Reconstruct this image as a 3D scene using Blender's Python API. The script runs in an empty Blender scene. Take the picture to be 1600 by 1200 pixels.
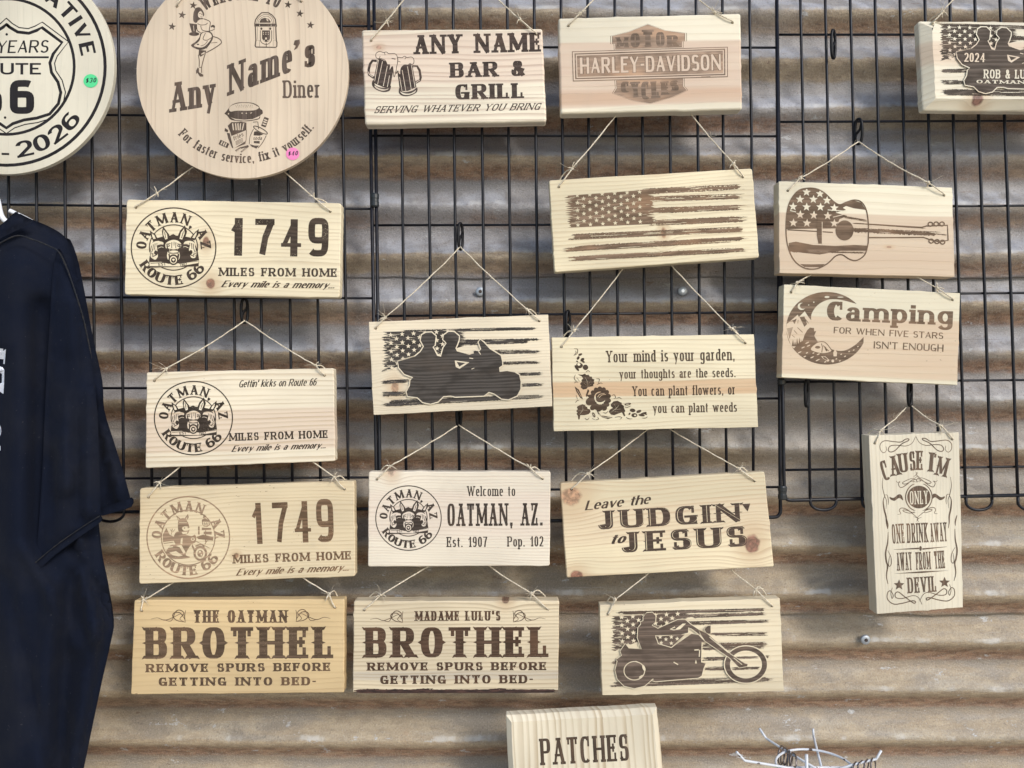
import bpy, math, random
import numpy as np
from mathutils import Vector, Matrix
from mathutils.geometry import tessellate_polygon, delaunay_2d_cdt

# ------------------------------------------------------------------ camera, light
scene = bpy.context.scene
CAM_Y, CAM_Z, FOC = -1.2, 1.5, 1200.0          # one photo pixel is about 1 mm on the plane y = 0
cam_d = bpy.data.cameras.new("camera")
cam_d.sensor_width = 36.0
cam_d.lens = 36.0 * FOC / 1600.0
cam_d.clip_start, cam_d.clip_end = 0.02, 200.0
cam = bpy.data.objects.new("camera", cam_d)
scene.collection.objects.link(cam)
cam.location = (0, CAM_Y, CAM_Z)
cam.rotation_euler = (math.radians(90), 0, 0)
scene.camera = cam

SUN_EL, SUN_AZ = math.radians(32), math.radians(142)   # azimuth from +Y clockwise: behind the camera, to the right
world = bpy.data.worlds.new("World")
scene.world = world
world.use_nodes = True
wn = world.node_tree
sky = wn.nodes.new("ShaderNodeTexSky")
sky.sky_type = 'NISHITA'
sky.sun_disc = False
sky.sun_elevation = SUN_EL
sky.sun_rotation = SUN_AZ
wn.links.new(sky.outputs[0], wn.nodes["Background"].inputs[0])
wn.nodes["Background"].inputs[1].default_value = 0.15

sun_d = bpy.data.lights.new("sun", 'SUN')
sun_d.energy = 1.6
sun_d.angle = math.radians(14)
sun_d.color = (1.0, 0.96, 0.91)
sun = bpy.data.objects.new("sun", sun_d)
scene.collection.objects.link(sun)
sdir = Vector((math.sin(SUN_AZ) * math.cos(SUN_EL), math.cos(SUN_AZ) * math.cos(SUN_EL), math.sin(SUN_EL)))
sun.rotation_euler = (-sdir).to_track_quat('-Z', 'Y').to_euler()
sun.location = (2, -4, 4)

scene.view_settings.view_transform = 'Standard'
scene.view_settings.look = 'None'
scene.view_settings.exposure = 0.50
scene.view_settings.gamma = 1.0

# ------------------------------------------------------------------ helpers
rnd = random.Random(7)
MM = 0.001

def P(px, py, Y=0.0):
    """point of the world seen at photo pixel px, py and standing at depth Y"""
    k = (Y - CAM_Y) / FOC
    return Vector(((px - 800.0) * k, Y, CAM_Z + (600.0 - py) * k))

class Exp:
    """a node socket with arithmetic"""
    def __init__(s, nt, sock): s.nt, s.k = nt, sock
    def m(s, op, *a, clamp=False):
        n = s.nt.nodes.new("ShaderNodeMath"); n.operation = op; n.use_clamp = clamp
        for i, v in enumerate((s,) + a):
            if isinstance(v, Exp): s.nt.links.new(v.k, n.inputs[i])
            else: n.inputs[i].default_value = v
        return Exp(s.nt, n.outputs[0])
    def __add__(s, o): return s.m('ADD', o)
    def __sub__(s, o): return s.m('SUBTRACT', o)
    def __mul__(s, o): return s.m('MULTIPLY', o)
    def __truediv__(s, o): return s.m('DIVIDE', o)
    def sstep(s, a, b, lo=0.0, hi=1.0):
        n = s.nt.nodes.new("ShaderNodeMapRange"); n.interpolation_type = 'SMOOTHSTEP'
        s.nt.links.new(s.k, n.inputs[0])
        for i, v in zip((1, 2, 3, 4), (a, b, lo, hi)): n.inputs[i].default_value = v
        return Exp(s.nt, n.outputs[0])

class Mat:
    def __init__(s, name, rough=0.6):
        s.mat = bpy.data.materials.new(name); s.mat.use_nodes = True
        s.nt = s.mat.node_tree; s.b = s.nt.nodes["Principled BSDF"]
        s.b.inputs["Roughness"].default_value = rough
        tc = s.nt.nodes.new("ShaderNodeTexCoord"); sp = s.nt.nodes.new("ShaderNodeSeparateXYZ")
        s.nt.links.new(tc.outputs["Object"], sp.inputs[0])
        s.x, s.y, s.z = (Exp(s.nt, sp.outputs[i]) for i in range(3))
    def noise(s, x, y, z, scale=1.0, detail=2.0, rough=0.5, dist=0.0):
        c = s.nt.nodes.new("ShaderNodeCombineXYZ")
        for i, v in enumerate((x, y, z)):
            if isinstance(v, Exp): s.nt.links.new(v.k, c.inputs[i])
            else: c.inputs[i].default_value = v
        n = s.nt.nodes.new("ShaderNodeTexNoise")
        s.nt.links.new(c.outputs[0], n.inputs["Vector"])
        n.inputs["Scale"].default_value = scale; n.inputs["Detail"].default_value = detail
        n.inputs["Roughness"].default_value = rough; n.inputs["Distortion"].default_value = dist
        return Exp(s.nt, n.outputs[0])
    def mix(s, f, a, b):
        n = s.nt.nodes.new("ShaderNodeMix"); n.data_type = 'RGBA'
        for i, v in ((0, f), (6, a), (7, b)):
            if isinstance(v, Exp): s.nt.links.new(v.k, n.inputs[i])
            elif i == 0: n.inputs[0].default_value = v
            else: n.inputs[i].default_value = (*v, 1.0)
        return Exp(s.nt, n.outputs[2])
    def color(s, c):
        if isinstance(c, Exp): s.nt.links.new(c.k, s.b.inputs["Base Color"])
        else: s.b.inputs["Base Color"].default_value = (*c, 1.0)
    def rough(s, e): s.nt.links.new(e.k, s.b.inputs["Roughness"])
    def bump(s, h, dist, strength=1.0):
        n = s.nt.nodes.new("ShaderNodeBump"); n.inputs["Distance"].default_value = dist
        n.inputs["Strength"].default_value = strength
        s.nt.links.new(h.k, n.inputs["Height"]); s.nt.links.new(n.outputs[0], s.b.inputs["Normal"])

class MB:
    """mesh builder: collects faces, links ONE object"""
    def __init__(s): s.v, s.f, s.mi = [], [], []
    def add(s, verts, faces, mi=0):
        o = len(s.v); s.v += [tuple(v) for v in verts]
        s.f += [tuple(i + o for i in f) for f in faces]; s.mi += [mi] * len(faces)
    def tube(s, pts, r, n=8, closed=False, mi=0):
        pts = [Vector(p) for p in pts]; m = len(pts)
        if m < 2: return
        rr = r if isinstance(r, (list, tuple)) else [r] * m
        up = None; rings = []
        for i, p in enumerate(pts):
            a = pts[(i - 1) % m] if (closed or i) else p
            b = pts[(i + 1) % m] if (closed or i < m - 1) else p
            t = (b - a)
            t = t.normalized() if t.length > 1e-9 else Vector((0, 0, 1))
            if up is None:
                up = t.orthogonal().normalized()
            up = (up - t * up.dot(t))
            up = up.normalized() if up.length > 1e-6 else t.orthogonal().normalized()
            w = t.cross(up)
            rings.append([p + (up * math.cos(2 * math.pi * k / n) + w * math.sin(2 * math.pi * k / n)) * rr[i] for k in range(n)])
        vs = [v for q in rings for v in q]; fs = []
        for i in range(m if closed else m - 1):
            j = (i + 1) % m
            for k in range(n):
                k2 = (k + 1) % n
                fs.append((i * n + k, i * n + k2, j * n + k2, j * n + k))
        if not closed:
            fs.append(tuple(range(n - 1, -1, -1))); fs.append(tuple((m - 1) * n + k for k in range(n)))
        s.add(vs, fs, mi)
    def build(s, name, mats, parent=None, smooth=False):
        me = bpy.data.meshes.new(name)
        me.from_pydata(s.v, [], s.f)
        for m in (mats if isinstance(mats, (list, tuple)) else [mats]): me.materials.append(m)
        me.polygons.foreach_set("material_index", s.mi)
        if smooth: me.polygons.foreach_set("use_smooth", [True] * len(s.f))
        me.update()
        o = bpy.data.objects.new(name, me); scene.collection.objects.link(o)
        if parent: o.parent = parent
        return o

def tag(o, label, cat, group=None):
    o["label"] = label; o["category"] = cat
    if group: o["group"] = group
    return o

def catmull(pts, n=6, closed=False):
    pts = [Vector(p) for p in pts]; m = len(pts); out = []
    if m < 3: return pts
    for i in range(m if closed else m - 1):
        p0 = pts[(i - 1) % m] if (closed or i) else pts[0]
        p1 = pts[i]; p2 = pts[(i + 1) % m]
        p3 = pts[(i + 2) % m] if (closed or i < m - 2) else pts[-1]
        for k in range(n):
            t = k / n
            out.append(0.5 * ((2 * p1) + (p2 - p0) * t + (2 * p0 - 5 * p1 + 4 * p2 - p3) * t * t + (3 * p1 - p0 - 3 * p2 + p3) * t ** 3))
    if not closed: out.append(pts[-1])
    return out

# ------------------------------------------------------------------ stroke lettering
def arc(cx, cy, rx, ry, a0, a1): return ('a', cx, cy, rx, ry, a0, a1)
GL = {}
def g(ch, w, *paths): GL[ch] = (w, paths)
g('A', 1.0, [(0,0),(.5,1),'t'], [(.5,1),(1,0)], [(.2,.33),(.8,.33),'n'])
g('B', .92, [(0,0),(0,1)], [(0,1),(.55,1),arc(.55,.765,.40,.235,90,-90),(0,.53),'n'], [(.5,.53),arc(.55,.265,.45,.265,90,-90),(0,0),'n'])
g('C', .9, [arc(.5,.5,.5,.5,48,312),'n'], [(.93,1.0),(.93,.68),'S'])
g('D', .95, [(0,0),(0,1)], [(0,1),(.45,1),arc(.45,.5,.55,.5,90,-90),(0,0),'n'])
g('E', .82, [(0,0),(0,1)], [(0,1),(1,1),'n'], [(0,.52),(.7,.52),'n'], [(0,0),(1,0),'n'], [(1,1),(1,.76),'S'], [(1,0),(1,.26),'S'], [(.7,.64),(.7,.4),'S'])
g('F', .8, [(0,0),(0,1)], [(0,1),(1,1),'n'], [(0,.5),(.7,.5),'n'], [(1,1),(1,.74),'S'], [(.7,.62),(.7,.38),'S'])
g('G', .95, [arc(.5,.5,.5,.5,48,335),'n'], [(.96,.0),(.96,.42),'n'], [(.6,.42),(1,.42),'n'], [(.93,1.0),(.93,.7),'S'])
g('H', 1.0, [(0,0),(0,1)], [(1,0),(1,1)], [(0,.5),(1,.5),'n'])
g('I', .22, [(.5,0),(.5,1)])
g('J', .75, [(.75,1),(.75,.3),arc(.38,.3,.37,.3,0,-165),'1'])
g('K', 1.0, [(0,0),(0,1)], [(0,.42),(.95,1),'2'], [(.3,.6),(1,0),'2'])
g('L', .8, [(0,0),(0,1)], [(0,0),(1,0),'n'], [(1,0),(1,.3),'S'])
g('M', 1.35, [(0,0),(0,1),'t'], [(0,1),(.5,.12),'n'], [(.5,.12),(1,1),'nt'], [(1,1),(1,0)])
g('N', 1.12, [(0,0),(0,1),'t'], [(0,1),(1,0),'n'], [(1,0),(1,1),'2t'])
g('O', .95, [arc(.5,.5,.5,.5,0,360),'n'])
g('P', .88, [(0,0),(0,1)], [(0,1),(.55,1),arc(.55,.74,.45,.26,90,-90),(0,.48),'n'])
g('Q', .95, [arc(.5,.5,.5,.5,0,360),'n'], [(.6,.3),(1,-.05),'n'])
g('R', .98, [(0,0),(0,1)], [(0,1),(.52,1),arc(.52,.74,.42,.26,90,-90),(0,.48),'n'], [(.5,.48),(1,0),'2'])
g('S', .82, [arc(.5,.755,.46,.245,25,270),arc(.5,.255,.5,.255,90,-155),'n'], [(.93,1.0),(.93,.7),'S'], [(.05,.0),(.05,.3),'S'])
g('T', .95, [(.5,0),(.5,1),'1'], [(0,1),(1,1),'n'], [(0,1),(0,.80),'S'], [(1,1),(1,.80),'S'])
g('U', 1.0, [(0,1),(0,.3),arc(.5,.3,.5,.3,180,360),(1,1)])
g('V', 1.0, [(0,1),(.5,0),'1'], [(.5,0),(1,1),'2t'])
g('W', 1.5, [(0,1),(.27,0),'1'], [(.27,0),(.5,1),'nt'], [(.5,1),(.75,0),'n'], [(.75,0),(1,1),'2t'])
g('X', .95, [(0,0),(1,1)], [(0,1),(1,0)])
g('Y', .98, [(0,1),(.5,.46),'1'], [(1,1),(.5,.46),'1t'], [(.5,.5),(.5,0),'2'])
g('Z', .88, [(0,1),(1,1),'n'], [(1,1),(0,0),'n'], [(0,0),(1,0),'n'], [(0,1),(0,.74),'S'], [(1,0),(1,.27),'S'])
g('0', .72, [arc(.5,.5,.5,.5,0,360),'n'])
g('1', .64, [(.8,0),(.8,1),'1'], [(.8,.98),(.0,.72),'nt'])
g('2', .74, [arc(.5,.71,.48,.29,170,-32),(0,0),'n'], [(0,0),(1,0),'n'])
g('3', .74, [arc(.48,.75,.46,.25,160,-90),arc(.48,.25,.52,.25,90,-160),'n'])
g('4', .85, [(.72,0),(.72,1),'n'], [(.72,1),(0,.3),'nt'], [(0,.27),(1,.27),'nt'])
g('5', .74, [(.9,1),(.1,1),'n'], [(.1,1),(.06,.55),'n'], [arc(.45,.31,.5,.31,130,-155),'n'])
g('6', .74, [arc(.5,.3,.5,.3,0,360),'n'], [arc(.55,.6,.55,.4,55,180),(0,.3),'n'])
g('7', .76, [(0,1),(1,1),'n'], [(1,1),(.55,.5),(.35,0),'n'])
g('8', .74, [arc(.5,.27,.5,.27,0,360),'n'], [arc(.5,.77,.42,.23,0,360),'n'])
g('9', .74, [arc(.5,.7,.5,.3,0,360),'n'], [(1,.7),arc(.45,.4,.55,.4,0,-135),'n'])
g('&', .95, [(1,0),(.22,.7),arc(.44,.79,.23,.21,200,-30),(.14,.4),arc(.4,.25,.38,.25,150,300),(.98,.52),'n'])
g("'", .16, [(.55,1.02),(.3,.72),'n'])
g(',', .18, [(.6,.05),(.45,-.13),'nt'], [(.5,.0),(.5,.05),'n'])
g('.', .16, [(.5,0),(.5,.04),'n'])
g('-', .4, [(.1,.46),(.9,.46),'n'])
g('$', .7, [arc(.5,.7,.46,.2,25,270),arc(.5,.3,.5,.2,90,-155),'n'], [(.5,1),(.5,0),'n'])
XH = .70
g('a', .72, [arc(.47,.5,.40,.2,160,0),(.87,0),'2'], [(.87,.4),(.4,.4),arc(.40,.2,.38,.2,90,270),(.87,.1),'n'])
g('b', .74, [(0,0),(0,1),'2'], [arc(.5,.35,.5,.35,0,360),'n'])
g('c', .68, [arc(.5,.35,.5,.35,45,315),'n'])
g('d', .74, [(1,0),(1,1)], [arc(.5,.35,.5,.35,0,360),'n'])
g('e', .7, [(.04,.37),(.96,.37),'n'], [arc(.5,.35,.5,.35,0,315),'n'])
g('f', .5, [(.35,0),(.35,.75),arc(.72,.75,.37,.25,180,50),'1'], [(0,.68),(.85,.68),'n'])
g('g', .74, [(1,.7),(1,-.08),arc(.5,-.08,.5,.22,0,-150),'1'], [arc(.5,.38,.5,.32,0,360),'n'])
g('h', .76, [(0,0),(0,1)], [(0,.35),arc(.5,.42,.5,.28,165,0),(1,0),'2'])
g('i', .18, [(.5,0),(.5,.7)], [(.5,.92),(.5,.98),'n'])
g('j', .3, [(.8,.7),(.8,-.1),arc(.3,-.1,.5,.2,0,-120),'1'], [(.8,.92),(.8,.98),'n'])
g('k', .74, [(0,0),(0,1)], [(0,.3),(.9,.7),'2'], [(.3,.44),(1,0),'2'])
g('l', .18, [(.5,0),(.5,1)])
g('m', 1.2, [(0,0),(0,.7)], [(0,.38),arc(.25,.44,.25,.26,165,0),(.5,0),'2'], [(.5,.38),arc(.75,.44,.25,.26,165,0),(1,0),'2'])
g('n', .76, [(0,0),(0,.7)], [(0,.35),arc(.5,.42,.5,.28,165,0),(1,0),'2'])
g('o', .72, [arc(.5,.35,.5,.35,0,360),'n'])
g('p', .74, [(0,-.3),(0,.7)], [arc(.5,.35,.5,.35,0,360),'n'])
g('q', .74, [(1,-.3),(1,.7)], [arc(.5,.35,.5,.35,0,360),'n'])
g('r', .52, [(0,0),(0,.7)], [(0,.4),arc(.6,.4,.6,.3,160,50),'n'])
g('s', .62, [arc(.5,.53,.46,.17,25,270),arc(.5,.18,.5,.18,90,-155),'n'])
g('t', .5, [(.4,.96),(.4,.2),arc(.78,.2,.38,.2,180,300),'n'], [(0,.68),(.9,.68),'n'])
g('u', .76, [(0,.7),(0,.25),arc(.5,.26,.5,.26,180,360),'1'], [(1,.7),(1,0)])
g('v', .74, [(0,.7),(.5,0),'1'], [(.5,0),(1,.7),'2t'])
g('w', 1.2, [(0,.7),(.27,0),'1'], [(.27,0),(.5,.7),'nt'], [(.5,.7),(.75,0),'n'], [(.75,0),(1,.7),'2t'])
g('x', .74, [(0,0),(1,.7)], [(0,.7),(1,0)])
g('y', .76, [(0,.7),(.52,.05),'1'], [(1,.7),(.3,-.3),'1t'])
g('z', .66, [(0,.7),(1,.7),'n'], [(1,.7),(0,0),'n'], [(0,0),(1,0),'n'])

# style: stem, thin stroke, slab overhang, slab height, mid spur, super-ellipse, width, gap, slant
ST = {
 'slab':   dict(tv=.21, th=.12, so=.055, sh=.12, mid=0, n=2.6, w=.62, gap=.10, sl=0),
 'cond':   dict(tv=.17, th=.10, so=.05, sh=.10, mid=0, n=3.0, w=.42, gap=.11, sl=0),
 'wide':   dict(tv=.27, th=.14, so=.09, sh=.15, mid=0, n=2.4, w=.95, gap=.16, sl=0),
 'west':   dict(fish=1, tv=.215, th=.12, so=.06, sh=.10, mid=.085, n=2.6, w=.62, gap=.13, sl=0),
 'westw':  dict(fish=1, tv=.30, th=.15, so=.08, sh=.14, mid=.05, n=2.4, w=.95, gap=.20, sl=0),
 'tusc':   dict(fish=1, tv=.155, th=.085, so=.045, sh=.10, mid=.03, n=3.0, w=.45, gap=.12, sl=0),
 'block':  dict(tv=.22, th=.20, so=0, sh=0, mid=0, n=3.2, w=.58, gap=.12, sl=0),
 'sans':   dict(tv=.13, th=.12, so=0, sh=0, mid=0, n=2.5, w=.68, gap=.13, sl=0),
 'sansb':  dict(tv=.17, th=.16, so=0, sh=0, mid=0, n=2.3, w=.72, gap=.14, sl=0),
 'light':  dict(tv=.12, th=.11, so=0, sh=0, mid=0, n=2.2, w=.66, gap=.15, sl=.12),
 'deco':   dict(tv=.235, th=.12, so=.04, sh=.08, mid=0, n=2.0, w=.72, gap=.12, sl=0),
 'brush':  dict(tv=.15, th=.09, so=0, sh=0, mid=0, n=2.0, w=.62, gap=.05, sl=.42),
 'fat':    dict(tv=.25, th=.13, so=.06, sh=.12, mid=0, n=2.1, w=.86, gap=.09, sl=0),
 'hand':   dict(tv=.13, th=.12, so=0, sh=0, mid=0, n=2.0, w=.62, gap=.14, sl=.2),
}

def strip(pts, thick):
    """ribbon polygons along 2D pts; thick(tx, ty, s) gives the width; returns verts, quads"""
    m = len(pts); vs = []; acc = [0.0]
    for i in range(1, m): acc.append(acc[-1] + math.hypot(pts[i][0]-pts[i-1][0], pts[i][1]-pts[i-1][1]))
    L = acc[-1] or 1.0
    for i, p in enumerate(pts):
        a = pts[max(i-1, 0)]; b = pts[min(i+1, m-1)]
        tx, ty = b[0]-a[0], b[1]-a[1]; l = math.hypot(tx, ty) or 1.0; tx /= l; ty /= l
        t = thick(tx, ty, acc[i] / L) * .5
        vs.append((p[0] - ty*t, p[1] + tx*t)); vs.append((p[0] + ty*t, p[1] - tx*t))
    return vs, [(2*i, 2*i+1, 2*i+3, 2*i+2) for i in range(m-1)]

def glyph(ch, st):
    """list of (verts, faces) in cap-height units, and the advance width"""
    if ch == ' ': return [], st['w'] * .55
    wf, paths = GL[ch]; tv, th = st['tv'], st['th']
    W = max(wf * st['w'], tv); n = st['n']; out = []
    def M(p): return (tv/2 + p[0] * (W - tv), th/2 + p[1] * (1 - th))
    thin = 1.0
    def T(tx, ty, s=0): return (th + (tv - th) * abs(ty) ** 1.3) * thin
    for path in paths:
        flag = path[-1] if isinstance(path[-1], str) else ''
        thin = .62 if 't' in flag else 1.0; flag = flag.replace('t', '')
        if flag == 'S' and not st['so']: continue
        pts = []
        for q in path:
            if isinstance(q, str): continue
            if q[0] == 'a':
                _, cx, cy, rx, ry, a0, a1 = q
                k = max(4, int(abs(a1 - a0) / 15))
                for i in range(k + 1):
                    a = math.radians(a0 + (a1 - a0) * i / k); c, s = math.cos(a), math.sin(a)
                    pts.append((cx + rx * math.copysign(abs(c) ** (2/n), c), cy + ry * math.copysign(abs(s) ** (2/n), s)))
            else: pts.append(q)
        cl = [pts[0]]
        for q in pts[1:]:
            if math.hypot(q[0]-cl[-1][0], q[1]-cl[-1][1]) > 1e-4: cl.append(q)
        raw = cl; pts = [M(q) for q in cl]
        closed = len(pts) > 8 and math.hypot(pts[0][0]-pts[-1][0], pts[0][1]-pts[-1][1]) < 1e-3
        # break at sharp corners
        runs = []; cur = [pts[0]]
        for i in range(1, len(pts)):
            cur.append(pts[i])
            if i < len(pts) - 1:
                a = math.atan2(pts[i][1]-pts[i-1][1], pts[i][0]-pts[i-1][0]); b = math.atan2(pts[i+1][1]-pts[i][1], pts[i+1][0]-pts[i][0])
                if abs((b - a + math.pi) % (2*math.pi) - math.pi) > 1.0: runs.append(cur); cur = [pts[i]]
        runs.append(cur)
        for r in runs:
            r = list(r)
            if not closed:
                for e, o in ((0, 1), (-1, -2)):
                    dx, dy = r[e][0]-r[o][0], r[e][1]-r[o][1]; l = math.hypot(dx, dy) or 1
                    dx, dy = dx/l, dy/l; ex = (abs(dy)*th + abs(dx)*tv) * .5 * (0.0 if len(r) > 5 and flag == 'n' else 1.0)
                    if abs(dy) > .3 and abs(dx) > .15: ex *= .4
                    r[e] = (r[e][0] + dx*ex, r[e][1] + dy*ex)
                out.append(strip(r, (lambda tx, ty, s: st['sh'] * .9) if flag == 'S' else T))
            else:
                vs, fs = strip(r[:-1], T)
                # true tangent at the seam
                p, q, z = r[-2], r[0], r[1]
                tx, ty = z[0]-p[0], z[1]-p[1]; l = math.hypot(tx, ty); tx /= l; ty /= l; t = T(tx, ty) / 2
                vs[0] = (q[0]-ty*t, q[1]+tx*t); vs[1] = (q[0]+ty*t, q[1]-tx*t)
                p, q, z = r[-3], r[-2], r[0]
                tx, ty = z[0]-p[0], z[1]-p[1]; l = math.hypot(tx, ty); tx /= l; ty /= l; t = T(tx, ty) / 2
                vs[-2] = (q[0]-ty*t, q[1]+tx*t); vs[-1] = (q[0]+ty*t, q[1]-tx*t)
                fs.append((len(vs)-2, len(vs)-1, 1, 0)); out.append((vs, fs))
                if st['mid']:
                    for x in (0, W):
                        d = st['mid']; yy = .5; s = 1 if x else -1
                        out.append(([(x - s*.02, yy-d), (x + s*d, yy), (x - s*.02, yy+d)], [(0, 1, 2)]))
        if st['so'] and flag not in ('n', 'S'):
            for e, o, k in ((0, 1, '1'), (-1, -2, '2')):
                if flag and flag != k: continue
                rv = raw[e][1]; dy = pts[e][1]-pts[o][1]; dx = pts[e][0]-pts[o][0]
                if abs(dy) < abs(dx) * .5: continue
                for lv in (-.3, 0, .7, 1):
                    if abs(rv - lv) < .015:
                        x = pts[e][0]; base = th/2 + lv*(1-th)
                        y0 = base - th/2 if dy < 0 else base + th/2 - st['sh']
                        h = tv/2 + st['so']
                        if lv == .7 or (lv == 1 and ch.islower()): x0, x1 = x - h, x + tv/2
                        else: x0, x1 = x - h, x + h
                        if st.get('fish'):
                            s_ = st['sh']; f = s_ * .35; b0, b1 = (y0, y0 + s_) if dy < 0 else (y0 + s_, y0); e_ = 1 if dy < 0 else -1
                            out.append(([(x0 - f, b0 - e_*s_*.22), (x0 + f, b0 + e_*s_*.06), ((x0+x1)/2, b0 + e_*s_*.12), (x1 - f, b0 + e_*s_*.06), (x1 + f, b0 - e_*s_*.22), (x1 - f*.2, b1 - e_*s_*.25), (x1 - f*.8, b1), (x0 + f*.8, b1), (x0 + f*.2, b1 - e_*s_*.25)], [(0, 1, 8), (1, 2, 7, 8), (2, 3, 6, 7), (3, 4, 5, 6)] if False else [(0, 1, 8), (1, 7, 8), (1, 2, 7), (2, 6, 7), (2, 3, 6), (3, 5, 6), (3, 4, 5)]))
                        else:
                            out.append(([(x0, y0), (x1, y0), (x1, y0 + st['sh']), (x0, y0 + st['sh'])], [(0, 1, 2, 3)]))
        if st['mid'] and flag != 'n' and flag != 'S' and len(raw) == 2 and abs(raw[0][0]-raw[1][0]) < .01:
            x, d, yy = pts[0][0], st['mid'], .5
            out.append(([(x-tv/2-d, yy), (x, yy-d*1.1), (x+tv/2+d, yy), (x, yy+d*1.1)], [(0, 1, 2, 3)]))
    if st['sl']:
        out = [([(x + y*st['sl'], y) for x, y in vs], fs) for vs, fs in out]
    return out, W

def textrun(txt, st):
    """[(glyph polys, x)], total width"""
    x = 0.0; res = []
    for c in txt:
        gp, w = glyph(c, st)
        res.append((gp, x, w)); x += w + st['gap'] * .62 + 2 * st['so'] * .62
    return res, x - st['gap'] * .62 - 2 * st['so'] * .62
# ------------------------------------------------------------------ ground and corrugated wall
M = Mat("dry_ground", .95)
M.color(M.mix(M.noise(M.x, M.y, M.z, 3.0, 6.0).sstep(.35, .65), (.36, .30, .23), (.48, .41, .32)))
M.bump(M.noise(M.x, M.y, M.z, 60.0, 4.0), .01)
mb = MB(); mb.add([(-60,-60,0),(60,-60,0),(60,60,0),(-60,60,0)], [(0,1,2,3)])
gr = mb.build("ground", M.mat); gr["kind"] = "structure"

WALL_Y = .090; PITCH = 76.1 * (WALL_Y - CAM_Y) / FOC / 1.0; AMP = .0118
CREST0 = CAM_Z + (600 - 245) * (WALL_Y - CAM_Y) / FOC
def wall_mat():
    M = Mat("rusty_zinc", .5)
    x, z = M.x, M.z
    wob = M.noise(x * 1.3, 0, z * 2.0, 1.0, 3.0) - .5
    mid = M.noise(x * 16.0, 2.0, z * 24.0, 1.0, 4.0, .65) - .5
    lace = M.noise(x * 70.0, 21.0, z * 120.0, 1.0, 5.0, .72)
    fine = M.noise(x * 230.0, 5.0, z * 300.0, 1.0, 4.0, .75)
    grain = M.noise(x * 420.0, 15.0, z * 460.0, 1.0, 2.0, .6)
    st = M.noise(x * 5.0, 3.0, z * 55.0, 1.0, 5.0, .62, .4)
    st2 = M.noise(x * 30.0, 8.0, z * 120.0, 1.0, 4.0, .65)
    pat = M.noise(x * 9.0, 1.0, z * 16.0, 1.0, 5.0, .62, .6)
    big = M.noise(x * 2.2, 11.0, z * 2.6, 1.0, 2.0)
    # height on the rib: 0 on its crest, growing downwards, +-.5 in the trough; water marks follow it
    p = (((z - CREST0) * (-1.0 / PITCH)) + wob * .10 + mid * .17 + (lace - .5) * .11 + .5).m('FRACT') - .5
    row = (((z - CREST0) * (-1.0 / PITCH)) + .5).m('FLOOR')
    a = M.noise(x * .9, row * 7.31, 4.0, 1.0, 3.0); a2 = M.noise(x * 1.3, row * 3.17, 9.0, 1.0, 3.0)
    left = x.sstep(.45, -.80); down = z.sstep(CAM_Z + .15, CAM_Z - .35)
    zinc = M.mix(left * .75, (.350, .332, .322), (.288, .284, .304))
    zinc = M.mix(down * .9, zinc, (.330, .275, .200))
    col = M.mix((st * .55 + pat * .45).sstep(.36, .64), M.mix(.30, zinc, (.12, .108, .10)), zinc)
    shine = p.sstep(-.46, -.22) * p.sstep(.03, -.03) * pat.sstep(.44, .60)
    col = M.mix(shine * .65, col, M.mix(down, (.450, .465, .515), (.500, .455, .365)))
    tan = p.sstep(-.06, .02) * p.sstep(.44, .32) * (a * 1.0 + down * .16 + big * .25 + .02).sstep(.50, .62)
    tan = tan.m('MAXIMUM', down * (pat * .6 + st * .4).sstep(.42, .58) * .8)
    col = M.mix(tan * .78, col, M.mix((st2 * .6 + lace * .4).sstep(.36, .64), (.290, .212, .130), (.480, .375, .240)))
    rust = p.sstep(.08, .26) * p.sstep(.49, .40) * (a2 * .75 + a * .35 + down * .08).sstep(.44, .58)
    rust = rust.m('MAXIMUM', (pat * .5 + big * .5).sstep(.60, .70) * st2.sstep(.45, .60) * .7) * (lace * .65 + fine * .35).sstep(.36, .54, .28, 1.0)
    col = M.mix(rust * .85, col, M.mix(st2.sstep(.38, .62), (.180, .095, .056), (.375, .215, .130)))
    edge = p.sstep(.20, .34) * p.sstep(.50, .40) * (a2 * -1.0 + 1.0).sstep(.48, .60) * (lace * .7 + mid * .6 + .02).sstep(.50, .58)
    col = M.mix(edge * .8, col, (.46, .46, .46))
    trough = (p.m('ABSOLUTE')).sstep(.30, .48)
    col = M.mix(trough * .27, col, (.130, .110, .098))                     # darker brown towards the troughs
    scr = M.noise(x * 3.0, 4.0, z * 430.0, 1.0, 3.0, .6).sstep(.66, .70) * M.noise(x * 5.0, 9.0, z * 30.0, 1.0, 2.0).sstep(.50, .62)
    col = M.mix(scr * .6, col, (.50, .49, .47))
    line = M.noise(x * 2.0, 34.0, z * 300.0, 1.0, 3.0, .6).sstep(.66, .69) * M.noise(x * 6.0, 19.0, z * 22.0, 1.0, 2.0).sstep(.52, .62)
    col = M.mix(line * .6, col, (.09, .075, .065))
    col = M.mix((lace * .4 + fine * .6).sstep(.54, .61) * .48, col, (.12, .095, .078))
    col = M.mix(grain.sstep(.54, .64) * .26, col, (.10, .085, .075)); col = M.mix(grain.sstep(.44, .35) * .28, col, (.50, .48, .45))
    peel = (M.noise(x * 20.0, 41.0, z * 46.0, 1.0, 6.0, .72) + down * .015).sstep(.63, .65)
    col = M.mix(peel * .75, col, M.mix(fine.sstep(.4, .6), (.36, .36, .36), (.58, .58, .57)))
    flake = M.noise(x * 24.0, 57.0, z * 90.0, 1.0, 6.0, .74).sstep(.63, .66)
    col = M.mix(flake * .7, col, (.16, .095, .06))
    ridge = p.sstep(-.12, -.06) * p.sstep(.02, -.02) * M.noise(x * 7.0, row * 3.0, 2.0, 1.0, 4.0, .7).sstep(.50, .62)
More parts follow.
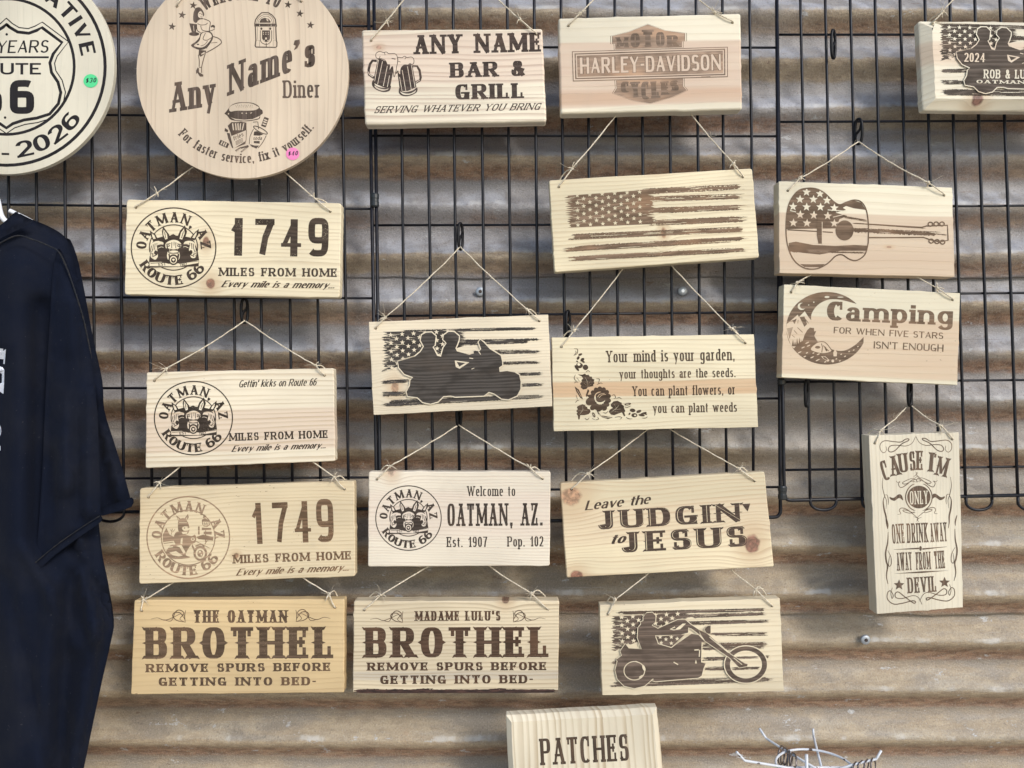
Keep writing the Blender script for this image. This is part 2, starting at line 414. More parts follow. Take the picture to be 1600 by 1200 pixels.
    col = M.mix(ridge * .6, col, (.60, .59, .56))  # broken pale zinc lines; the crest highlight is painted into the colour
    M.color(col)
    M.b.inputs["Metallic"].default_value = .10
    M.rough(st.sstep(.3, .7, .40, .58) + (rust + tan) * .2)
    M.bump(st2 * .4 + fine * .6 + lace * .8 + pat * .4, .0022, .9)
    return M.mat
WALLM = wall_mat()
wall = bpy.data.objects.new("corrugated_wall", None); scene.collection.objects.link(wall); wall.location = (0, 0, 0)
tag(wall, "weathered corrugated metal wall with rust stains behind the wire panels and signs", "wall")
def zline(py): return CAM_Z + (600 - py) * (WALL_Y - CAM_Y) / FOC
def sheet(z0, z1, dy, seed):
    rs = np.random.RandomState(seed)
    xs = np.linspace(-1.7, 1.7, 171); zs = np.arange(z0, z1 + .0025, .0030); zs[-1] = z1
    k = rs.uniform(.7, 1.3, 6); ph = rs.uniform(0, 6, 6)
    X, Z = np.meshgrid(xs, zs)
    sag = .0022*np.sin(X*2.1*k[0] + ph[0]) + .0012*np.sin(X*5.3*k[1] + ph[1])
    u = (Z + sag - CREST0) / PITCH * 2 * math.pi
    c = np.cos(u)
    y = WALL_Y + AMP - AMP * (c * 1.02 + .10*np.cos(2*u)) + dy
    y += .0022*np.sin(X*3.1*k[2] + Z*5 + ph[2]) + .0010*np.sin(X*9*k[3] + Z*13 + ph[3])
    # a ragged lower lip
    lip = np.exp(-((Z - z0) / .012) ** 2)
    Zr = Z + lip * (.0012*np.sin(X*23 + ph[4]) + .0008*np.sin(X*71 + ph[5]))
    y -= lip * (.0012 + .0012*np.sin(X*8*k[4] + ph[1]))
    n, m = X.shape
    v = np.stack([X.ravel(), y.ravel(), Zr.ravel()], 1)
    i = (np.arange(n-1)[:, None]*m + np.arange(m-1)[None, :]).ravel()
    f = np.stack([i, i+1, i+m+1, i+m], 1)
    mb = MB(); mb.v = [tuple(q) for q in v.tolist()]; mb.f = [tuple(q) for q in f.tolist()]; mb.mi = [0]*len(mb.f)
    # back face and thickness of the lip
    o = len(mb.v); mb.v += [(a, b + .0011, c_) for a, b, c_ in v[:m].tolist()]
    for q in range(m-1): mb.f.append((q, o+q, o+q+1, q+1)); mb.mi.append(0)
    return mb.build("metal_sheet", WALLM, wall, smooth=True)
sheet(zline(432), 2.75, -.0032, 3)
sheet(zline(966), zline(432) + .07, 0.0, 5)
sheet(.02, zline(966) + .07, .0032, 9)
SCR = Mat("screw_zinc", .45); SCR.color((.42, .45, .48)); SCR.b.inputs["Metallic"].default_value = .6
SCD = Mat("screw_rust", .8); SCD.color((.05, .035, .03))
SCH = Mat("screw_bright", .3); SCH.color((.75, .76, .78)); SCH.b.inputs["Metallic"].default_value = .8
for px, py, bright in ((750.5, 455.5, 0), (1067, 454.5, 1), (1353, 1000, 0)):
    c = P(px, py, WALL_Y - .0035); mb = MB()
    prof = [(.0082, .003), (.0080, .0006), (.0070, -.0002), (.0036, -.0008)]
    N = 20; vs = [(math.cos(2*math.pi*k/N)*r, y, math.sin(2*math.pi*k/N)*r) for r, y in prof for k in range(N)]; fs = []
    for i in range(3):
        for k in range(N): fs.append((i*N+k, i*N+(k+1) % N, (i+1)*N+(k+1) % N, (i+1)*N+k))
    fs.append(tuple(3*N+k for k in range(N))); mb.add(vs, fs)
    w = mb.build("screw", SCR.mat, wall, smooth=True); w.location = c
    mb = MB(); n = 6; vs = [(math.cos(2*math.pi*k/n+.3)*r, y, math.sin(2*math.pi*k/n+.3)*r) for r, y in ((.0032, -.0006), (.0029, -.0020)) for k in range(n)]
    mb.add(vs, [(k, (k+1) % n, n+(k+1) % n, n+k) for k in range(n)] + [tuple(range(n, 2*n))])
    mb.build("screw_head", (SCH if bright else SCD).mat, w)

# ------------------------------------------------------------------ wire panels
WIRE = Mat("black_wire", .42)
WIRE.color(WIRE.mix(WIRE.noise(WIRE.x, WIRE.y, WIRE.z, 90.0, 3.0).sstep(.5, .75), (.0045, .005, .009), (.016, .014, .015)))
WIRE.b.inputs["Specular IOR Level"].default_value = .35
CLIP = Mat("black_clip", .4); CLIP.color((.015, .018, .020))
RV, RH, RF = .0024, .0020, .0029
def lerp(a, b, t): return a + (b - a) * t
def panel(label, verts, horiz, frame, depth, loops=(), clips=()):
    """verts: [(px at top, py), (px at bottom, py)]; horiz: [(x0, y0, x1, y1)]; frame: closed or open pixel path"""
    root = bpy.data.objects.new("wire_panel", None); scene.collection.objects.link(root)
    root.location = P(frame[1][0], frame[1][1], .04)
    tag(root, label, "wire panel", "black wire grid panels")
    bpy.context.view_layer.update(); inv = root.matrix_world.inverted()
    D = lambda x, y, o=0: inv @ P(x, y, depth(y) + o)
    w = MB()
    for (x0, y0), (x1, y1) in verts:
        bow = rnd.gauss(0, .8); n_ = 9
        w.tube([D(lerp(x0, x1, k/n_) + bow*math.sin(math.pi*k/n_) + rnd.gauss(0, .18), lerp(y0, y1, k/n_), rnd.gauss(0, .0003)) for k in range(n_ + 1)], RV, 8)
        for hx0, hy0, hx1, hy1 in horiz:                      # weld beads where the wires cross
            hy = lerp(hy0, hy1, (lerp(x0, x1, .5) - hx0) / (hx1 - hx0)); tt = (hy - y0) / (y1 - y0)
            if 0 <= tt <= 1:
                c = D(lerp(x0, x1, tt) + bow*math.sin(math.pi*tt), hy, .0019); w.tube([c + Vector((-.0026, 0, .0003)), c + Vector((0, 0, .0001)), c + Vector((.0026, 0, -.0003))], [.0012, .0023, .0012], 6)
    for lx0, lx1, yt, yb in loops:
        r = (lx1 - lx0) / 2
        w.tube([D(lx0, yt)] + [D((lx0+lx1)/2 - r*math.cos(math.pi*k/12), yb - r*.62 + r*.62*math.sin(math.pi*k/12)*1.0 ) for k in range(13)] + [D(lx1, yt)], RV, 8)
    w.build("vertical_wires", WIRE.mat, root, smooth=True)
    w = MB()
    for x0, y0, x1, y1 in horiz: w.tube([D(x0, y0, .0038), D(x1, y1, .0038)], RH, 8)
    w.build("cross_wires", WIRE.mat, root, smooth=True)
    w = MB(); pts = [Vector((x, y, 0)) for x, y in frame]; out = []
    for i, p in enumerate(pts):
        if 0 < i < len(pts)-1:
            a = (pts[i-1]-p).normalized()*11; b = (pts[i+1]-p).normalized()*11
            out += [p + a*(1-t)**2 + b*t**2 for t in (0, .2, .4, .6, .8, 1)]
        else: out.append(p)
    w.tube([D(p.x, p.y, .0006) for p in out], RF, 8); w.build("frame", WIRE.mat, root, smooth=True)
    for cx, cy, h in clips:
        mb = MB(); c = D(cx, cy, -.0005); N = 14; prof = [(-h/2, .0052), (-h/2+2, .0062), (-3, .0062), (-2, .0056), (2, .0056), (3, .0062), (h/2-2, .0062), (h/2, .0052)]
        vs = [(c.x + math.cos(2*math.pi*k/N)*r*1.15, c.y + math.sin(2*math.pi*k/N)*r, c.z + z*MM) for z, r in prof for k in range(N)]
        fs = [(i*N+k, i*N+(k+1) % N, (i+1)*N+(k+1) % N, (i+1)*N+k) for i in range(len(prof)-1) for k in range(N)] + [tuple(range(N)), tuple((len(prof)-1)*N+k for k in range(N))]
        mb.add(vs, fs); mb.build("clip", CLIP.mat, root)
    return root
# left panel
vt = []
for k in range(14):
    x0 = 533 - 43.55*k; xm = 542 - 44.35*k; y = 797
    xb = 545.5 - 43.95*k
    vt.append([(x0 - (xm-x0)*.14, -60), (xb, y)])
LH = [(-60, y0 - 3, 584, y1) for y0, y1 in ((-106,-101), (37,41), (180,184.5), (322,326.5), (467,466), (609.5,606.5), (751.5,746))]
ld = lambda y: .040
pairs = [(545.5 - 43.95*(2*i+1), 545.5 - 43.95*(2*i), 780, 815) for i in range(4, 7)]
panel("black wire grid panel on the left, behind the black shirt and the mileage signs", vt, LH, [(574.5,-60),(589,795),(-60,803)], ld, pairs, [])
# middle panel
vt = []
for k in range(1, 15):
    vt.append([(582 + 42.2*k + (1213-582-42.2*15)*k/15 - .6, -60), (593 + 41.72*k, 764 if k not in (1, 2) else 766)])
MHz = [(582, y0, 1216, y1) for y0, y1 in ((-66,-64), (73.5,74.5), (212,213), (352,350.5), (494,487.5), (628,622.5), (768,761))]
panel("middle black wire grid panel, carrying the flag, garden and Welcome signs", vt, MHz, [(583.5,-60),(594.5,818),(1219.5,808),(1213.2,-60)], lambda y: .0405, (), [(585.5,313,22)])
# right panel, leaning forward at the foot
vt = []
for k in range(1, 15):
    vt.append([(1213.6 + 39.0*k - 3.2 - .18*k, -60), (1225.5 + 40.55*k, 781)])
RHz = [(1214, 55 - .8, 1800, 54), (1216, 190.5, 1800, 188), (1218, 324, 1800, 320), (1220, 461, 1800, 456), (1222, 597, 1800, 592), (1223, 734.5, 1800, 726)]
rd = lambda y: .052 - .026 * (y / 780.0)
lp = [(1225.5 + 40.55*a, 1225.5 + 40.55*(a+1), 776, 797) for a in (1, 3, 5, 7, 9, 11)]
panel("black wire grid panel on the right, carrying the guitar, camping and devil signs", vt, RHz, [(1212.8,-60),(1225.5,782),(1800,769)], rd, lp, [(1222.5,770,22), (1221.5,597,8)])

# ------------------------------------------------------------------ clip hooks
HOOK = Mat("black_hook", .45); HOOK.color((.004, .004, .005)); HOOK.b.inputs["Specular IOR Level"].default_value = .25
def hook(px, y0, y1, yaw, Y, label):
    o_ = P(px, y0, Y); h = (y1 - y0) * (Y - CAM_Y) / FOC; w = h * .30; mb = MB()
    out = []
    for k in range(28):
        a = 2*math.pi*k/28; c, s = math.cos(a), math.sin(a)
        out.append(Vector((math.copysign(abs(c)**.8, c)*w/2, 0, -h/2 + math.copysign(abs(s)**.9, s)*h/2)))
    mb.tube(out, .0024, 8, closed=True)
    mb.tube(catmull([Vector((w*.46, 0, -h*.30)), Vector((w*.25, -.0006, -h*.42)), Vector((-w*.25, -.0006, -h*.58)), Vector((-w*.46, 0, -h*.70))], 5), .0021, 8)
    mb.tube([Vector((w*.40, -.0012, -h*.14)), Vector((w*.20, -.0012, -h*.40))], .0012, 6); mb.tube([Vector((-w*.40, -.0012, -h*.86)), Vector((-w*.20, -.0012, -h*.60))], .0012, 6)
    o = mb.build("clip_hook", HOOK.mat, None, smooth=True); o.location = o_; o.rotation_euler = (0, 0, yaw)
    tag(o, label, "hook", "black S-shaped clip hooks on the wire panels"); return o
for a in ((1302, 47, 91, .75, .042, "empty black clip hook high on the right panel, left of the dated rider sign"),
          (1341.5, 186, 225, -.85, .038, "black clip hook holding the guitar sign's twine"),
          (719.5, 349, 390, 1.05, .034, "black clip hook holding the twine of the touring motorcycle sign"),
          (382, 467, 504, .8, .034, "black clip hook holding the Gettin' kicks sign's twine"),
          (887.5, 486, 526, 1.0, .034, "black clip hook half hidden behind the garden sign's top left corner"),
          (717, 622, 667, 1.1, .034, "black clip hook holding the Welcome sign's twine"),
          (1260, 594, 635, .9, .026, "empty black clip hook below the camping sign's left corner"),
          (1421.5, 592, 634, .7, .024, "black clip hook holding the twine of the upright devil sign")):
    hook(*a)
# ------------------------------------------------------------------ wood, burnt wood
def wood(name, base=(.70,.60,.42), line=(.42,.30,.17), pitch=7.0, amt=.5, band=None, bands=(), knots=(), vert=False,
         seed=0.0, flecks=.0, tint=None, burn=None, distress=0.0, burn_lines=.35, rough=.62):
    """pine with growth lines that bend round its knots; with burn= the same wood scorched by a laser"""
    M = Mat(name, rough)
    base = tuple(c * k for c, k in zip(base, (.985, .955, .895)))
    u, v = (M.z, M.x) if vert else (M.x, M.z)
    w = M.y
    lo = M.noise(u * 2.2 + seed, v * 9.0, w * 9.0 + seed * 1.7, 1.0, 2.0) - .5
    mid = M.noise(u * 9.0 + seed * 3, v * 40.0, w * 40.0, 1.0, 2.0) - .5
    gco = v + w * .35 + lo * .034 + mid * .0035
    halo = None; cores = []
    for (kx, kz, rx, rz, col) in knots:
        du = (u - kx) / (rx * 3.6); dv = (v - kz) / (rz * 2.6)
        d2 = du * du + dv * dv
        e = (d2 * -1.0).m('EXPONENT')
        gco = gco - (v - kz) * e * .86
        a = (u - kx) / rx; b = (v - kz) / rz
        d = (a * a + b * b).m('SQRT') + mid * .7 + (M.noise(u * 90.0, v * 110.0, w * 70.0 + seed, 1.0, 3.0) - .5) * .5
        c = d.sstep(1.2, .75); h = d.sstep(3.8, .8)
        r = (d * 2.6 + mid * 3.0).m('FRACT').sstep(.45, 1.0) * c * M.noise(u * 200.0, v * 200.0, seed, 1.0, 2.0).sstep(.35, .6)
        cores.append((c, r, col))
        halo = h if halo is None else halo.m('MAXIMUM', h)
    q = gco * (1000.0 / pitch) + M.noise(gco * 60.0, seed, 0.0, 1.0, 1.0) * 1.6
    fr = q.m('FRACT')
    ln = fr.sstep(.35, .93) * fr.sstep(1.0, .95)
    ln = ln * M.noise(u * 6.0, q.m('FLOOR') * 3.1, seed, 1.0, 1.0).sstep(.25, .7, .25, 1.0)
    fib = M.noise(u * 28.0, v * 1500.0, w * 900.0, 1.0, 3.0, .65) - .5
    big = M.noise(u * 4.0 + seed, v * 7.0, seed * 2.0, 1.0, 2.0)
    dk = tuple(c * .82 for c in base); lt = tuple(min(c * 1.07, .9) for c in base)
    col = M.mix(big.sstep(.3, .7), dk, lt)
    if band:
        bands = list(bands) + [band]
    for (z0, z1, bc, soft, ba) in bands:
        vv = v + lo * .012 + mid * .002
        m = vv.sstep(z0 - soft, z0 + soft) * vv.sstep(z1 + soft, z1 - soft) * ba
        m = m * M.noise(u * 5.0, v * 120.0, seed, 1.0, 2.0).sstep(.2, .7, .75, 1.0)
        col = M.mix(m, col, bc)
    if halo is not None:
        col = M.mix(halo * .5, col, (.50, .33, .18))
    col = M.mix(ln * min(amt * 1.25, .8), col, line)
    col = M.mix((fib * .55 + .5).sstep(.45, .8) * .22, col, tuple(c * .55 for c in base))
    for c, r, kc in cores:
        kn_ = M.mix(M.noise(u * 140.0, v * 140.0, seed + 1, 1.0, 3.0).sstep(.35, .68), tuple(q * .6 for q in kc), tuple(min(q * 1.45, 1) for q in kc))
        col = M.mix(c * .85, col, kn_); col = M.mix(r * .5, col, tuple(q * .35 for q in kc))
    if flecks:
        f = M.noise(u * 190.0, v * 420.0, seed * 5, 1.0, 1.0) .sstep(.74, .80) * M.noise(u * 9.0, v * 9.0, seed + 4, 1.0, 1.0).sstep(.5, .62)
        col = M.mix(f * flecks, col, (.10, .05, .03))
    gr = M.noise(u * 14.0 + 7.0, v * 16.0, seed, 1.0, 4.0, .6).sstep(.58, .78) * .16
    col = M.mix(gr, col, (.36, .31, .24))
    if burn is None:
        M.color(col); M.bump(ln * -.6 + fib * .5, .0006, .5)
    else:
        burn = tuple(c * k for c, k in zip(burn, (.84, .76, .69)))
        b2 = tuple(min(c * 1.9 + .006, 1) for c in burn); b0 = tuple(c * .62 for c in burn)
        t = M.noise(u * 16.0, v * 520.0, seed + 9, 1.0, 3.0, .6)
        bc = M.mix((ln * burn_lines + t * .9).sstep(.3, .85), burn, b2)
        bc = M.mix(M.noise(u * 30.0, v * 60.0, seed + 2, 1.0, 2.0).sstep(.45, .7) * .6, bc, b0)
        bc = M.mix(M.noise(u * 11.0, v * 22.0, seed + 6, 1.0, 3.0).sstep(.5, .75) * .55, bc, tuple(min(c * k, 1) for c, k in zip(b2, (1.25, 1.08, .92))))
        bc = M.mix(.015, bc, col)
        if distress:
            s = M.noise(u * 650.0, v * 650.0, seed, 1.0, 2.0, .6).sstep(.62, .70) * M.noise(u * 22.0, v * 26.0, seed + 3, 1.0, 1.0).sstep(.42, .62)
            bc = M.mix(s * distress, bc, col)
        M.color(bc); M.b.inputs["Roughness"].default_value = .9; M.b.inputs["Specular IOR Level"].default_value = .08
        M.bump(t, .0005, .5)
    return M.mat

def twine_mat():
    M = Mat("jute_twine", .85)
    n = M.noise(M.x, M.y, M.z, 420.0, 3.0)
    M.color(M.mix(n.sstep(.3, .7), (.50, .42, .30), (.78, .70, .55)))
    M.bump(M.noise(M.x, M.y, M.z, 900.0, 2.0), .001, .8)
    return M.mat
TWINE = twine_mat()

def solve_pose(quad, T0=0.0):
    """planar pose (centre, yaw, pitch, roll, size) of a rectangle from its four pixels, yaw and pitch held small"""
    tgt = np.array(quad, float)
    def mat(p):
        cx, cz, ya, pi, ro = p[:5]
        R = Matrix.Rotation(ya, 4, 'Z') @ Matrix.Rotation(pi, 4, 'X') @ Matrix.Rotation(ro, 4, 'Y')
        return Matrix.Translation((cx, T0, cz)) @ R
    def res(p):
        m = mat(p); o = []
        for (sx, sz), t in zip(((-1, 1), (1, 1), (1, -1), (-1, -1)), tgt):
            w = m @ Vector((sx * p[5] / 2, 0, sz * p[6] / 2)); k = FOC / (w.y - CAM_Y)
            o += [800 + w.x * k - t[0], 600 - (w.z - CAM_Z) * k - t[1]]
        return np.array(o + [p[2] * 90, p[3] * 90])
    c = tgt.mean(0); q = P(c[0], c[1], T0)
    w = np.linalg.norm(tgt[1] - tgt[0]) * MM; h = np.linalg.norm(tgt[3] - tgt[0]) * MM
    d = tgt[1] - tgt[0]
    p = np.array([q.x, q.z, 0, 0, math.atan2(d[1], d[0]), w, h])
    for _ in range(8):
        r = res(p); J = np.zeros((len(r), 7))
        for i in range(7):
            e = np.zeros(7); e[i] = 1e-5; J[:, i] = (res(p + e) - r) / 1e-5
        p = p - np.linalg.lstsq(J, r, rcond=None)[0]
    return mat(p)

def unproject(m_inv, px, py):
    o = m_inv @ Vector((0, CAM_Y, CAM_Z)); d = (m_inv.to_3x3() @ Vector(((px - 800) / FOC, 1, (600 - py) / FOC)))
    t = -o.y / d.y
    return (o.x + d.x * t, o.z + d.z * t)

def loose_strand(mb, p, rs, n=2, L=(8, 20), r=.00028):
    for _ in range(n):
        a = rs.uniform(0, 6.28); l = rs.uniform(*L) * MM
        d = Vector((math.cos(a), -abs(rs.uniform(0, .5)), math.sin(a) * .8 + .1)); b = Vector((rs.uniform(-1, 1), rs.uniform(-.6, .1), rs.uniform(-1, 1)))
        pts = [p + d * l * t + b * l * .45 * t * t for t in (0, .2, .4, .6, .8, 1)]
        mb.tube(pts, r, 4)

class Sign:
    def __init__(s, name, quad, holes=(), apex=None, knots=None, T=19, depth=0.0, corner=3.0, cham=(1.6, 1.6), circle=None,
                 apexY=.030, wood_args=None, burn=(.05,.04,.033), distress=.0, burn_lines=.35, seed=1, label='', cat='sign', group=None, face_px=None):
        s.seed = seed; s.rs = random.Random(seed * 31 + 5)
        s.M = solve_pose(quad, depth); s.Mi = s.M.inverted()
        s.root = bpy.data.objects.new(name, None); scene.collection.objects.link(s.root)
        s.root.matrix_world = s.M; s.root.empty_display_size = .05
        tag(s.root, label, cat, group)
        bpy.context.view_layer.update()
        T *= MM; s.T = T
        wa = dict(wood_args or {}); wa.setdefault('seed', seed * 1.37)
        # wood features are given in photo pixels; turn them into the board's own metres
        vert = wa.get('vert', False)
        if 'knots' in wa:
            kk = []
            for (kx, ky, rx, ry, c) in wa['knots']:
                x, z = s.loc(kx, ky); kk.append((z, x, ry*MM, rx*MM, c) if vert else (x, z, rx*MM, ry*MM, c))
            wa['knots'] = kk
        if 'pbands' in wa:
            bb = []
            cx = sum(q[0] for q in quad) / 4
            for (y0, y1, c, soft, a) in wa.pop('pbands'):
                z0 = s.loc(cx, y1)[1]; z1 = s.loc(cx, y0)[1]; bb.append((z0, z1, c, soft * MM, a))
            wa['bands'] = bb
        s.wood = wood(name + "_wood", **wa)
        s.burn = wood(name + "_burn", burn=burn, distress=distress, burn_lines=burn_lines, **wa)
        # outline
        if circle:
            N = 96; r = circle * MM
            def ring(ins, y): return [(math.cos(2*math.pi*k/N)*(r-ins), y, math.sin(2*math.pi*k/N)*(r-ins)) for k in range(N)]
        else:
            cs = [s.loc(*q) for q in quad]
            wob = [[s.rs.gauss(0, .00011) + .00022 * math.sin(k * .5 + s.seed + i) - (s.rs.random() < .06) * s.rs.uniform(.0004, .0010) * (1 if s.Mi else 1) for k in range(22)] for i in range(4)]
            def ring(ins, y):
                out = []
                for i in range(4):
                    a, b, c = Vector(cs[i-1]), Vector(cs[i]), Vector(cs[(i+1) % 4])
                    e1 = (a - b).normalized(); e2 = (c - b).normalized()
                    rr = max(corner * MM - ins * .5, .0004)
                    q = b + (e1 + e2) * ins
                    for k in range(6):
                        t = k / 5
                        p = q + e1 * rr * (1 - t) ** 2 + e2 * rr * t ** 2
                        out.append((p.x, y, p.y))
                    nx = Vector((e2.y, -e2.x)); L_ = (c - b).length
                    for k in range(1, 22):
                        t = k / 22; wv = wob[i][k]
                        p = b + e1 * ins + e2 * (ins + rr + t * (L_ - 2 * ins - 2 * rr)) + nx * wv
                        out.append((p.x, y, p.y))
                return out
        cx_, cy_ = cham[0] * MM, cham[1] * MM; cb = min(1.2 * MM, T * .3)
        if cx_ > 4 * MM: prof = [(cx_, 0), (cx_*.35, cy_*.62), (cx_*.10, cy_*.86), (0, cy_)]
        else: prof = [(cx_, 0), (cx_*.62, cy_*.14), (cx_*.28, cy_*.42), (cx_*.06, cy_*.8), (0, cy_)]
        prof += [(0, T - cb), (cb, T)]
        mb = MB(); rings = [ring(a, b) for a, b in prof]; N = len(rings[0])
        base = [v for q in rings for v in q]; fs = []
        for i in range(len(rings) - 1):
            for k in range(N): fs.append((i*N+k, i*N+(k+1) % N, (i+1)*N+(k+1) % N, (i+1)*N+k))
        hl = []
        s.hole_loc = [s.loc(*h) for h in holes]
        HN = 12; hr = 2.1 * MM
        for (hx, hz) in s.hole_loc:
            f = [(hx + math.cos(2*math.pi*k/HN)*hr, 0.0, hz + math.sin(2*math.pi*k/HN)*hr) for k in range(HN)]
            b = [(x, T, z) for x, y, z in f]; o = len(base); base += f + b; hl.append(o)
            for k in range(HN): fs.append((o+k, o+(k+1) % HN, o+HN+(k+1) % HN, o+HN+k))
        for first, off in ((0, 0), ((len(rings)-1)*N, HN)):
            idx = [list(range(first, first+N))] + [list(range(o+off, o+off+HN)) for o in hl]
            flat = [i for l in idx for i in l]
            tris = tessellate_polygon([[Vector((base[i][0], base[i][2], 0)) for i in l] for l in idx])
            fs += [tuple(flat[i] for i in t) for t in tris]
        mb.add(base, fs); s.board = mb.build("board", s.wood, s.root)
        # twine
        if holes:
            tw = MB(); rs = s.rs
            A = s.Mi @ P(apex[0], apex[1], apexY)
            for i, (hx, hz) in enumerate(s.hole_loc):
                K = s.Mi @ P(knots[i][0], knots[i][1], depth - .002)
                H = Vector((hx, -.0014, hz))
                top = max(v[2] for v in rings[0])
                up = [Vector((hx, T * .6, hz)), Vector((hx, .003, hz)), H + Vector((0, -.0006, .0012)), H.lerp(K, .35) + Vector((0, -.0016, 0)), H.lerp(K, .7) + Vector((0, -.001, 0)), K]
                tw.tube(catmull(up, 4), .00105, 7)
                bk = [Vector((hx, T * .5, hz)), Vector((hx, T + .0014, hz + .001)), Vector((hx*.9+K.x*.1, T + .0015, (hz*.5+K.z*.5))), Vector((K.x*.6+hx*.4, T*.7, max(K.z, top + .002))), K + Vector((0, .001, -.001)), K]
                if K.z > top - .004: tw.tube(catmull(bk, 4), .001, 6)
                sag = rs.uniform(.0008, .0034); kn = rs.uniform(.75, 1.35)
                # knot
                for q in range(rs.choice((2, 3, 4))):
                    ax = Vector((rs.uniform(-1, 1), rs.uniform(-1, 1), rs.uniform(-1, 1))).normalized(); o1 = ax.orthogonal().normalized(); o2 = ax.cross(o1)
                    kr = rs.uniform(1.2, 2.1) * MM * kn
                    tw.tube([K + (o1*math.cos(t) + o2*math.sin(t)) * kr for t in [j*6.283/9 for j in range(9)]], .00095, 6, closed=True)
                seg = [K + (A - K) * (j / 14) + Vector((rs.gauss(0, .0003), rs.gauss(0, .0003), rs.gauss(0, .0003) - sag * math.sin(math.pi*j/14))) for j in range(15)]
                tw.tube(seg, [.0010 * rs.uniform(.85, 1.15) for _ in seg], 7)
                loose_strand(tw, K, rs, rs.choice((3, 5, 8)), (5, 20), .0002)
                for _ in range(9): loose_strand(tw, K.lerp(A, rs.random()), rs, 1, (1.5, 5), .00014)
                for sgn in range(2):
                    a = rs.uniform(0, 6.28); l = rs.uniform(6, 12) * MM
                    d = Vector((math.cos(a), -.25, math.sin(a)))
                    tw.tube([K, K + d*l*.5 + Vector((0, 0, .001)), K + d*l + Vector((rs.uniform(-2, 2)*MM, 0, -.001))], [.0009, .0008, .0004], 6)
                loose_strand(tw, K.lerp(A, rs.uniform(.2, .7)), rs, 2, (5, 13), .0002)
            s.twine = tw.build("twine", TWINE, s.root, smooth=True)
    def loc(s, px, py): return unproject(s.Mi, px, py)

